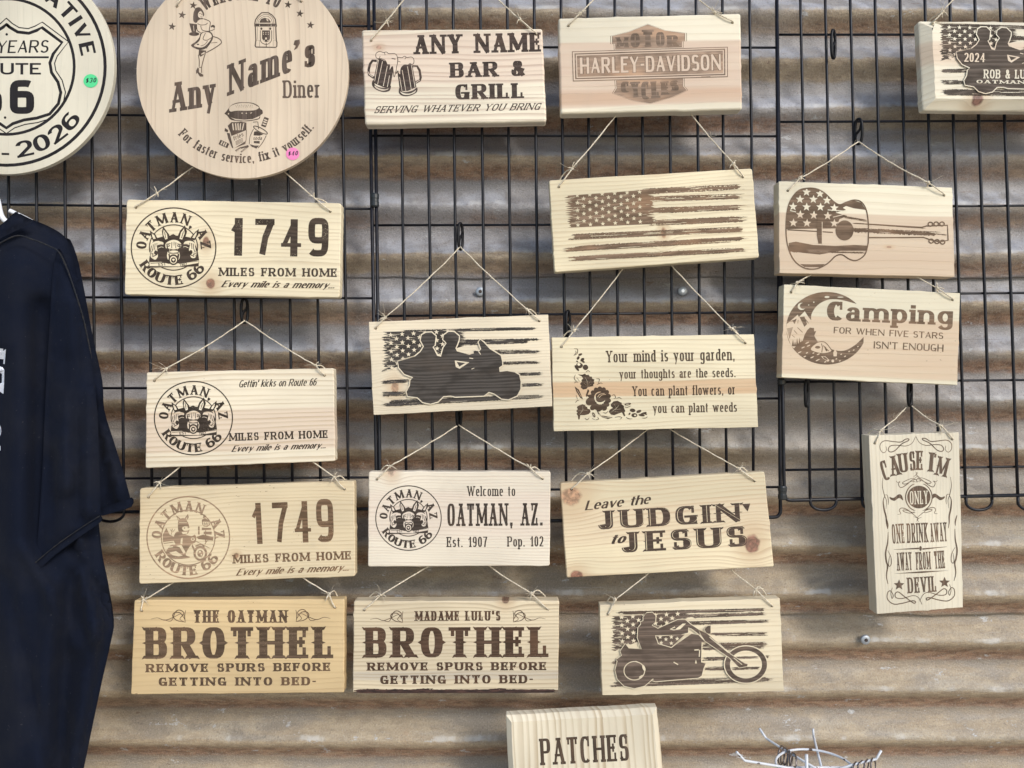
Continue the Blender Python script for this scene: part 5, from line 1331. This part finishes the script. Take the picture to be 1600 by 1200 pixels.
A.poly([(275,190),(310,160),(340,200),(338,240),(310,262),(275,240)], 1, smooth=True); A.disc(300,195,10,7); A.disc(328,205,9,8); A.stroke([(305,245),(322,240)], 8)
A.poly([(265,300),(330,280),(430,300),(445,360),(440,440),(360,460),(320,420),(270,340)], 1); A.stroke([(350,270),(440,310),(445,370),(435,440),(470,530)], 12, smooth=True); A.stroke([(265,340),(310,360),(380,355),(410,330)], 10, smooth=True); A.stroke([(310,370),(330,430),(400,450),(470,440),(515,415)], 10, smooth=True); A.disc(487,385,30,26); A.disc(480,405,18,14,1)
A.poly([(145,335),(260,350),(240,470),(180,460)], 0); A.disc(215,490,75,28); A.stroke([(205,370),(215,450)], 7, 1); A.stroke([(250,360),(262,440),(310,470)], 12, smooth=True)
A.poly([(320,470),(450,460),(490,540),(440,640),(380,700),(300,720),(210,690),(172,650),(240,600),(290,540)], 0, smooth=True); A.poly([(330,480),(430,470),(470,535),(400,640),(320,685),(215,660),(290,590)], 1, smooth=True)
A.stroke([(380,475),(345,560),(400,580),(470,540)], 10, smooth=True); A.stroke([(310,665),(370,640),(410,590)], 8, smooth=True); A.disc(270,640,18,10)
A.stroke([(480,525),(560,550),(605,590),(600,630),(500,700),(390,760)], 13, smooth=True); A.stroke([(460,620),(550,612)], 7); A.stroke([(390,700),(450,620)], 8)
A.poly([(285,720),(390,730),(380,770),(310,820),(280,790)], 0); A.poly([(320,775),(365,745),(370,770),(320,790)], 1)
A.stroke([(278,790),(290,880),(288,960)], 12, smooth=True); A.stroke([(378,770),(350,860),(325,965),(325,1050)], 12, smooth=True); A.stroke([(285,970),(330,975)], 10)
A.poly([(265,975),(285,985),(285,1040),(350,1080),(345,1105),(300,1105),(262,1050),(245,1070),(245,1020)], 0); A.poly([(292,985),(315,985),(318,1045),(292,1035)], 1)
A.done()
A = Art(s, "jukebox_motif", 390, 15, 18.46)
out = [(180,1080),(160,1040),(180,880),(165,500),(150,470),(150,400),(170,300),(240,190),(350,90),(540,90),(650,160),(740,270),(760,400),(775,470),(755,510),(770,880),(790,950),(785,1060),(750,1090)]
A.stroke(out, 34, closed=True); A.stroke([(210,480),(215,330),(280,220),(400,150),(560,150),(670,260),(710,480)], 14, smooth=True); A.stroke([(250,480),(255,340),(320,250),(420,200),(540,200),(630,290),(670,480)], 12, smooth=True)
A.poly([(285,360),(330,270),(440,235),(560,280),(610,350),(600,380),(290,380)], 0); A.poly([(480,270),(530,290),(540,340),(500,320)], 1)
A.poly([(165,405),(750,405),(750,490),(165,490)], 0); A.stroke([(290,430),(290,480)], 14, 1); A.stroke([(620,430),(620,480)], 14, 1)
A.disc(340,550,32,36); A.disc(595,550,32,36); A.stroke([(310,600),(310,860),(360,960),(480,1005),(580,960),(635,860),(635,600)], 20, smooth=True)
A.poly([(360,600),(590,600),(590,840),(540,920),(470,940),(400,900),(360,830)], 0); A.disc(475,835,26,32,1); A.disc(420,890,16,18,1); A.disc(530,890,16,16,1)
for i in range(6): A.disc(400 + (i % 3)*70, 660 + (i//3)*50, 14, 12, 1)
A.stroke([(480,960),(480,1070)], 22); A.stroke([(230,500),(235,860)], 9); A.stroke([(690,500),(695,860)], 9); A.stroke([(200,880),(285,885),(290,1060)], 9); A.stroke([(760,880),(680,885),(680,1060)], 9); A.done()
A = Art(s, "meal_motif", 335, 150, 12)
A.poly([(190,330),(215,300),(260,240),(320,170),(430,125),(560,118),(720,130),(820,180),(860,240),(900,270),(905,330),(865,360),(840,430),(700,465),(560,475),(400,465),(300,440),(240,370)], 0, smooth=True)
A.poly([(275,230),(330,175),(440,140),(560,130),(700,142),(800,190),(835,220),(770,262),(640,275),(420,275),(300,290)], 1, smooth=True); A.poly([(300,400),(400,430),(560,445),(720,432),(855,370),(830,420),(700,450),(560,462),(400,452)], 1)
for x in range(400, 730, 34): A.stroke([(x, 165 + (x//34 % 2)*12),(x+6, 180 + (x//34 % 2)*12)], 9); A.stroke([(x+12, 200),(x+16, 212)], 8)
A.disc(520,322,16,9,1); A.disc(600,325,14,10,1); A.disc(690,318,20,8,1,-20); A.disc(265,335,12,14,1)
A.poly([(250,560),(320,490),(420,490),(500,480),(600,500),(600,600),(600,640),(320,750),(300,680)], 0)
for x0, x1 in ((330,350),(385,400),(430,440),(480,470),(540,510)): A.poly([(x0,520),(x0+22,505),(x1+20,640),(x1,645)], 1)
A.poly([(235,690),(290,700),(355,980),(330,970),(260,800)], 0); A.poly([(200,600),(260,640),(250,680),(190,660)], 0)
A.poly([(320,755),(600,640),(585,900),(375,985)], 1); A.stroke([(600,640),(595,820),(575,900)], 10); A.text("fries", (365,840), (550,750), 80, 'hand')
for k in range(4): A.stroke([(395 + k*3, 860 + k*20),(530 + k*4, 790 + k*22)], 9)
A.poly([(380,975),(580,850),(570,905)], 0)
A.poly([(740,600),(980,720),(940,800),(830,960),(780,980),(660,910),(660,780)], 1); A.stroke([(735,620),(670,760),(655,900)], 12, smooth=True); A.stroke([(975,740),(900,880),(820,975)], 12, smooth=True)
A.poly([(660,905),(760,930),(840,930),(790,985),(700,950)], 0); A.poly([(745,670),(800,660),(920,720),(850,745),(735,740)], 0)
A.stroke(A.ell(865, 640, 145, 38, rot=28), 16, closed=True); A.stroke([(725,490),(815,485),(830,620)], 14); A.text("soda", (722,825), (890,825), 70, 'hand'); A.poly([(740,845),(850,845),(850,895),(740,885)], 0)
for c, r in (((180,900), 25), ((950,490), -70)):
    t = math.radians(r); q = lambda x, y: (c[0] + x*math.cos(t) - y*math.sin(t), c[1] + x*math.sin(t) + y*math.cos(t))
    A.poly([q(-90,-45),(q(90,-45)),q(90,45),q(-90,45)], 0)
    for x in (-45, 0, 40): A.poly([q(x-12,-32),q(x+10,-32),q(x+10,32),q(x-12,32)], 1)
A.stroke([(400,1030),(480,980),(640,935)], 30); A.stroke([(500,1050),(640,940)], 26); A.stroke([(415,1025),(500,985)], 9, 1); A.stroke([(510,1040),(600,975)], 9, 1); A.done()

def sticker(sign, px, py, r, col, txt, name):
    M = Mat(name, .45); M.color(col)
    I = Mat(name + "_ink", .5); I.color((.01, .01, .015))
    A = Art(sign, "price_sticker", px - 50, py - 50, 1, z=120, mats=[I.mat, M.mat])
    A.poly(A.ell(50, 50, r, r*.93, n=32), 1); A.z += 5
    A.text(txt, (50 - r*.72, 50 + r*.30), (50 + r*.72, 50 + r*.22), r*.66, 'hand', tv=.15, th=.14, gap=.2); A.done()
sticker(s, 457.5, 240.5, 10.5, (.80,.22,.45), "$40", "pink_sticker")

# --- round highway sign
s = Sign("round_sign", circle_quad(10,104,167), T=9, depth=-.01, circle=167, cham=(.5,.5), seed=21, burn=(.014,.014,.020), burn_lines=.0,
         group="round wooden signs at the top left",
         wood_args=dict(base=(.66,.63,.53), line=(.56,.50,.40), pitch=14, amt=.15, vert=True),
         label="round cream sign with black rings and a highway shield reading Route 66")
A = Art(s, "shield_emblem", 0, 0, 4)
A.ringe(40, 416, 617, 617, 20); A.ringe(40, 416, 424, 424, 18)
for off, w in ((0, 19), (38, 7)):
    hs = []
    R = [(-4,0),(45,-12),(110,10),(170,18),(235,0),(350,98),(292,180),(282,240),(340,330),(352,400),(330,480),(270,545),(190,575),(90,590),(25,620),(0,640)]
    R = [(0,-16),(20,2),(70,32),(140,40),(190,22),(222,4)] + [(348,98),(292,170),(272,225),(282,285),(322,345),(340,410),(325,480),(270,545),(190,570),(110,582),(40,605),(0,632)]
    pts = [(40 + a, 168 + b) for a, b in R] + [(40 - a, 168 + b) for a, b in R[::-1][1:-1]]
    n_ = len(pts); o_ = []
    for i in range(n_):
        (xa, ya), (xb, yb), (xc, yc) = pts[i-1], pts[i], pts[(i+1) % n_]
        u1 = Vector((xb-xa, yb-ya)).normalized(); u2 = Vector((xc-xb, yc-yb)).normalized(); nn = Vector((u1.y+u2.y, -u1.x-u2.x)); nn = nn / max(nn.length, 1e-6)
        d_ = off * .75 / max(.55, nn.dot(Vector((u1.y, -u1.x)))); o_.append((xb + nn.x*d_, yb + nn.y*d_))
    pts = o_
    A.stroke(pts, w, closed=True)
A.stroke([(-250,358),(305,358)], 12); A.disc(42,215,8,8); A.disc(32,735,8,8); A.done()
A = Art(s, "lettering", 0, 0, 4)
A.arctext("COMMEMORATIVE", 40, 416, 470, 470, 172, 8, 96, 'sansb', w=.62, gap=.14)
A.text("100 YEARS", (-225,334), (300,330), 80, 'light', tv=.13); A.cut(); A.text("ROUTE", (-180,466), (256,466), 72, 'sansb', w=.8); A.cut(); A.text("66", (-140,712), (214,712), 212, 'block', n=4.2, tv=.23, th=.2, w=.95, gap=.36); A.cut()
A.arctext("1926", 40, 416, 574, 574, 216, 258, 100, 'sansb', tv=.15, th=.14); A.arctext("2026", 40, 416, 574, 574, 277, 325, 100, 'sansb', tv=.15, th=.14); A.stroke([(10,962),(58,963)], 13); A.done()
sticker(s, 142, 126.5, 11.3, (.09,.62,.25), "$30", "green_sticker")
# ------------------------------------------------------------------ black shirt on a hanger
CLOTH = Mat("black_cotton", .92)
n1 = CLOTH.noise(CLOTH.x, CLOTH.y, CLOTH.z, 9.0, 5.0, .6); n2 = CLOTH.noise(CLOTH.x * 900.0, CLOTH.y * 900.0, CLOTH.z * 700.0, 1.0, 1.0)
c0 = CLOTH.mix(n1.sstep(.42, .68), (.0042, .0066, .0155), (.0088, .0106, .0180))
lint = CLOTH.noise(CLOTH.x, CLOTH.y, CLOTH.z, 330.0, 1.0).sstep(.76, .79)
CLOTH.color(CLOTH.mix(lint * .35, c0, (.12, .12, .13)))
CLOTH.bump(n2 * .5 + n1, .0008, .6)
CLOTH.b.inputs["Specular IOR Level"].default_value = .12; CLOTH.b.inputs["Sheen Weight"].default_value = .015
HEM = Mat("worn_black_seam", .95)
HEM.color(HEM.mix(HEM.noise(HEM.x, HEM.y, HEM.z, 160.0, 3.0).sstep(.4, .65), (.005, .007, .012), (.020, .018, .017)))
PRINT = Mat("white_print", .7)
PRINT.color(PRINT.mix(PRINT.noise(PRINT.x, PRINT.y, PRINT.z, 500.0, 2.0).sstep(.62, .7), (.68, .70, .76), (.12, .12, .16)))

shirt = bpy.data.objects.new("hanging_shirt", None); scene.collection.objects.link(shirt); shirt.location = P(-60, 340, 0)
tag(shirt, "black cotton short-sleeved shirt on a white hanger at the photo's left edge", "shirt")
bpy.context.view_layer.update(); SI = shirt.matrix_world.inverted()
def pinside(p, poly):
    c = False; j = len(poly) - 1
    for i in range(len(poly)):
        xi, yi = poly[i]; xj, yj = poly[j]
        if (yi > p[1]) != (yj > p[1]) and p[0] < (xj - xi) * (p[1] - yi) / (yj - yi) + xi: c = not c
        j = i
    return c
def edist(p, poly):
    d = 1e9
    for i in range(len(poly)):
        ax, ay = poly[i-1]; bx, by = poly[i]; dx, dy = bx-ax, by-ay; l = dx*dx + dy*dy or 1e-9
        t = max(0, min(1, ((p[0]-ax)*dx + (p[1]-ay)*dy) / l)); d = min(d, math.hypot(p[0]-ax-dx*t, p[1]-ay-dy*t))
    return d
def cloth(name, outline, Y, puff, L, folds, step=9, mat=None, parent=shirt):
    """soft sheet with thickness: outline in photo pixels, bulging towards the camera, with folds [(x0,y0,x1,y1,width,height)]"""
    ol = [(v.x, v.y) for v in catmull([(a, b, 0) for a, b in outline], 3, True)]
    dense = []
    for i in range(len(ol)):
        a, b = ol[i], ol[(i+1) % len(ol)]; k = max(1, int(math.hypot(b[0]-a[0], b[1]-a[1]) / (step*1.2)))
        dense += [(a[0] + (b[0]-a[0])*t/k, a[1] + (b[1]-a[1])*t/k) for t in range(k)]
    xs = [p[0] for p in dense]; ys = [p[1] for p in dense]; pts = list(dense)
    y = min(ys)
    while y < max(ys):
        x = min(xs)
        while x < max(xs):
            p = (x + rnd.uniform(-1.5, 1.5), y + rnd.uniform(-1.5, 1.5))
            if pinside(p, dense) and edist(p, dense) > step*.7: pts.append(p)
            x += step
        y += step
    n = len(dense)
    r = delaunay_2d_cdt([Vector(p) for p in pts], [(i, (i+1) % n) for i in range(n)], [list(range(n))], 1, 1e-6)
    V, F = r[0], r[2]
    def h(p):
        d = edist(p, ol); z = puff * (1 - math.exp(-d / L)) 
        for x0, y0, x1, y1, w, hh in folds:
            dx, dy = x1-x0, y1-y0; l = dx*dx + dy*dy; t = ((p[0]-x0)*dx + (p[1]-y0)*dy) / l
            q = max(0, min(1, t)); dd = math.hypot(p[0]-x0-dx*q, p[1]-y0-dy*q)
            z += 1.7 * hh * math.exp(-(dd/w)**2) * min(1, d/10)
        z += 1.2*math.sin(p[0]*.06 + p[1]*.017) * min(1, d/20) + .8*math.sin(p[1]*.05 - p[0]*.03) * min(1, d/20)
        return Y - z*MM
    fr = [SI @ P(p.x, p.y, h(p)) for p in V]; bk = [SI @ P(p.x, p.y, Y + .0015) for p in V]
    mb = MB(); N = len(V); mb.add(fr, [tuple(f) for f in F]); mb.add(bk, [tuple(reversed(f)) for f in F])
    ed = {}
    for f in F:
        for i in range(len(f)):
            a, b = f[i], f[(i+1) % len(f)]; ed[(a, b)] = 1
    for a, b in ed:
        if (b, a) not in ed: mb.f.append((a, b, N+b, N+a)); mb.mi.append(0)
    return mb.build(name, mat or CLOTH.mat, parent, smooth=True), h
back, _ = cloth("sleeve", [(105,372),(120,400),(132,455),(146,530),(160,595),(163,640),(178,690),(192,735),(205,784),(203,793),(180,800),(157,806),(130,800),(110,700),(95,560),(90,420)], -.012, 16, 22, [(158,610,194,775,10,10), (140,640,170,790,7,-7), (124,440,152,620,8,9)])
body, hb = cloth("body", [(-60,392),(-20,372),(6,352),(24,333),(50,343),(75,353),(97,366),(108,382),(121,430),(130,480),(138,560),(146,700),(157,845),(168,905),(178,968),(174,1000),(160,1062),(143,1142),(131,1200),(112,1280),(100,1340),(-60,1350),(-250,1340),(-270,1000),(-262,700),(-255,560),(-235,450),(-190,370),(-140,345)], -.018, 34, 46,
              [(66,480,60,840,16,-12), (120,820,150,1000,9,12), (105,840,176,965,7,-9), (20,420,34,1300,34,11), (0,560,-20,1300,14,-7), (80,920,55,1330,15,12), (112,900,84,1330,9,-8), (150,970,98,1330,12,13), (40,860,120,1010,10,7), (10,900,70,1180,9,-6)])
front, _ = cloth("sleeve", [(92,388),(112,430),(128,490),(143,560),(152,640),(155,720),(157,808),(150,818),(120,845),(85,871),(60,889),(53,885),(58,850),(62,800),(66,740),(68,690),(72,600),(78,500),(82,430)], -.046, 15, 16, [(118,470,98,760,13,11), (142,600,138,800,8,9), (72,640,84,850,8,-6), (105,560,125,810,7,-6), (90,470,76,700,8,7), (128,700,80,840,8,5)])
far, _ = cloth("sleeve", [(-140-a, b) for a, b in [(92,388),(112,430),(128,490),(143,560),(152,640),(155,720),(157,808),(150,818),(120,845),(85,871),(60,889),(53,885),(58,850),(62,800),(66,740),(68,690),(72,600),(78,500),(82,430)]][::-1], -.046, 15, 16, [(-258,520,-245,760,12,6)])
# seams and collar
def seam(name, pts, r, dy=.0004, mat=HEM.mat, hfun=None, Y=None, par=None):
    mb = MB(); c = catmull([(a, b, 0) for a, b in pts], 5)
    mb.tube([SI @ P(p.x, p.y, (hfun((p.x, p.y)) if hfun else Y) + dy) for p in c], r, 7); return mb.build(name, mat, par or shirt, smooth=True)
seam("shoulder_seam", [(-20,392),(23,369),(50,374),(78,385),(92,394),(104,418),(118,458),(132,505),(143,560)], .0011, -.0005, hfun=lambda p: -.060 + min(.02, max(0, (p[0]-90)*.0003)))
cuff, _ = cloth("cuff", [(158,806),(157,816),(120,842),(85,868),(54,896),(49,892),(53,880),(85,853),(120,828),(150,806)], -.060, 5, 5, [], 6, None, front)
cuff2, _ = cloth("cuff", [(206,777),(206,791),(180,800),(157,806),(157,794),(182,786)], -.026, 5, 5, [], 6, None, back)
seam("stitch_line", [(156,806),(120,829),(85,854),(53,881)], .0007, 0, Y=-.0655, par=front)
coll, _ = cloth("collar", [(24,331),(32,337),(50,343),(46,350),(22,362),(0,372),(-40,388),(-80,396),(-80,382),(-40,372),(0,352)], -.052, 8, 8, [], 6)
# print
mb = MB()
def pr(pts):
    pts = [(530*0 + a/7.07, 530 + b/7.07) for a, b in pts]
    tr = tessellate_polygon([[Vector((a, b, 0)) for a, b in pts]])
    mb.add([SI @ P(a, b, hb((a, b)) - .0012) for a, b in pts], [tuple(t) for t in tr])
pr([(-180,95),(-60,98),(35,105),(35,130),(65,108),(52,275),(35,272),(40,222),(-60,212),(-180,205)])
mb.build("printed_lettering", PRINT.mat, shirt); mb = MB()
pr([(-150,300),(0,300),(30,310),(48,340),(45,490),(38,605),(0,580),(-60,560),(-60,490),(0,490),(20,480),(22,385),(0,370),(-150,370)])
mb.build("printed_lettering", PRINT.mat, shirt); mb = MB()
ring = [(-34 + 48*math.cos(2*math.pi*k/28), 1010 + 80*math.sin(2*math.pi*k/28)) for k in range(28)]; rin = [(-34 + 38*math.cos(2*math.pi*k/28), 1010 + 68*math.sin(2*math.pi*k/28)) for k in range(28)]
ring = [(a/7.07, 530 + b/7.07) for a, b in ring]; rin = [(a/7.07, 530 + b/7.07) for a, b in rin]
mb.add([SI @ P(a, b, hb((a, b)) - .0012) for a, b in ring + rin], [(k, (k+1) % 28, 28+(k+1) % 28, 28+k) for k in range(28)])
mb.build("printed_ring", PRINT.mat, shirt); mb = MB()
pr([(-80,1165),(-10,1168),(4,1180),(4,1230),(-80,1230)])
mb.build("printed_lettering", PRINT.mat, shirt)
WP = Mat("white_plastic", .35); WP.color((.78, .80, .83))
hang = MB()
hang.tube([P(a.x, a.y, -.028) for a in catmull([(-46,250,0),(-38,232,0),(-24,226,0),(-14,240,0),(-12,265,0),(-8,300,0)], 5)], .0030, 8)
hg = hang.build("clothes_hanger", WP.mat, None, smooth=True)
tag(hg, "white plastic hanger inside the black shirt's collar", "hanger")
arm = MB()
arm.tube([P(a.x, a.y, a.z) for a in catmull([(-8,300,-.028),(-3,316,-.028),(0,330,-.028),(4,340,-.026),(14,348,-.024),(60,366,-.022),(95,388,-.020)], 5)], .0040, 10)
arm.tube([P(a.x, a.y, a.z) for a in catmull([(-8,300,-.028),(-26,330,-.028),(-90,360,-.024),(-190,395,-.022)], 5)], .0040, 10)
arm.tube([P(a.x, a.y, a.z) for a in catmull([(15,329,-.004),(24,333.5,-.003),(40,341,-.003),(60,352,-.003)], 4)], .0034, 10)
arm.build("arm", WP.mat, hg, smooth=True)

# ------------------------------------------------------------------ white wire rack with key rings
WW = Mat("chipped_white_wire", .35)
WW.color(WW.mix(WW.noise(WW.x, WW.y, WW.z, 70.0, 3.0).sstep(.62, .66), (.60, .62, .65), (.07, .045, .035)))
RC = P(1262, 1216, -.13)
rack = bpy.data.objects.new("display_rack", None); scene.collection.objects.link(rack); rack.location = (RC.x, RC.y, 0)
tag(rack, "white wire spinner rack with upturned hook arms below the signs, at the photo's bottom edge", "display rack")
bpy.context.view_layer.update(); RI = rack.matrix_world.inverted()
def wire(name, pts, r=.0016, closed=False, smooth=True):
    mb = MB(); mb.tube([RI @ p for p in pts], r, 8, closed); return mb.build(name, WW.mat, rack, smooth=True)
wire("post", [P(1260, 1179, -.13), P(1260.5, 1216, -.13), Vector((RC.x, RC.y, .03))], .0024)
mb = MB(); N = 32; vs = [(math.cos(2*math.pi*k/N)*r, math.sin(2*math.pi*k/N)*r, z) for r, z in ((.19, 0), (.19, .012), (.03, .03), (.003, .032)) for k in range(N)]
mb.add(vs, [(i*N+k, i*N+(k+1) % N, (i+1)*N+(k+1) % N, (i+1)*N+k) for i in range(3) for k in range(N)]); mb.build("base", WW.mat, rack)
hc = P(1273, 1199, -.12)
wire("hoop", [Vector((hc.x + .053*math.cos(2*math.pi*k/36), hc.y + .042*math.sin(2*math.pi*k/36), hc.z + .0015 + .004*math.sin(2*math.pi*k/36))) for k in range(36)], .0017, True)
wire("spoke", [Vector((hc.x-.053, hc.y, hc.z)), Vector((hc.x+.053, hc.y, hc.z))])
ARMS = [[(1151,1175,-.165), (1153.5,1178,-.163), (1163.5,1188.5,-.16), (1231,1199.5,-.135), (1262,1206,-.13)],
        [(1186.5,1138,-.045), (1197,1153.5,-.05), (1221,1169,-.075), (1244,1182.5,-.10), (1275,1201,-.13)],
        [(1270.4,1138.5,-.02), (1271.4,1151.5,-.022), (1284,1201,-.12)],
        [(1377,1172.5,-.125), (1369,1186,-.125), (1330,1195.5,-.128), (1300,1205,-.13)]]
for a in ARMS:
    p = [P(*q) for q in a]; out = []
    for i, q in enumerate(p):
        if 0 < i < len(p) - 1: out += [q.lerp(p[i-1], .10), q, q.lerp(p[i+1], .06)]
        else: out.append(q)
    wire("hook_arm", out, .0017)
KR = Mat("dark_steel", .35); KR.color((.20, .17, .16)); KR.b.inputs["Metallic"].default_value = .85
def key_ring(px, py, Y, R, yaw, tilt, label, group):
    mb = MB()
    pts = [Vector((math.cos(t)*R, .0006*k/22, math.sin(t)*R - R + .002)) for k in range(44) for t in [2*math.pi*k/22 + 1.57]]
    mb.tube(pts, .00085, 6)
    o = mb.build("key_ring", KR.mat, None, smooth=True); o.location = P(px, py, Y); o.rotation_euler = (tilt, 0, yaw)
    tag(o, label, "key ring", group)
rs = random.Random(4)
for k in range(6):
    t = k / 5
    key_ring(lerp(1221, 1243, t), lerp(1168.5, 1181.5, t), lerp(-.075, -.10, t), .0125 + .002*rs.random(), 1.15 + rs.uniform(-.35, .35), rs.uniform(-.2, .2), "dark steel key ring bunched on the rack's arm that rises to the upper left", "key rings on the upper left arm of the white rack")
for k in range(4):
    t = k / 3
    key_ring(lerp(1337, 1364, t), lerp(1193.8, 1187.5, t), lerp(-.1275, -.125, t), .0105, .75 + rs.uniform(-.15, .15), rs.uniform(-.15, .15), "dark steel key ring hung near the tip of the rack's right arm", "key rings on the right arm of the white rack")
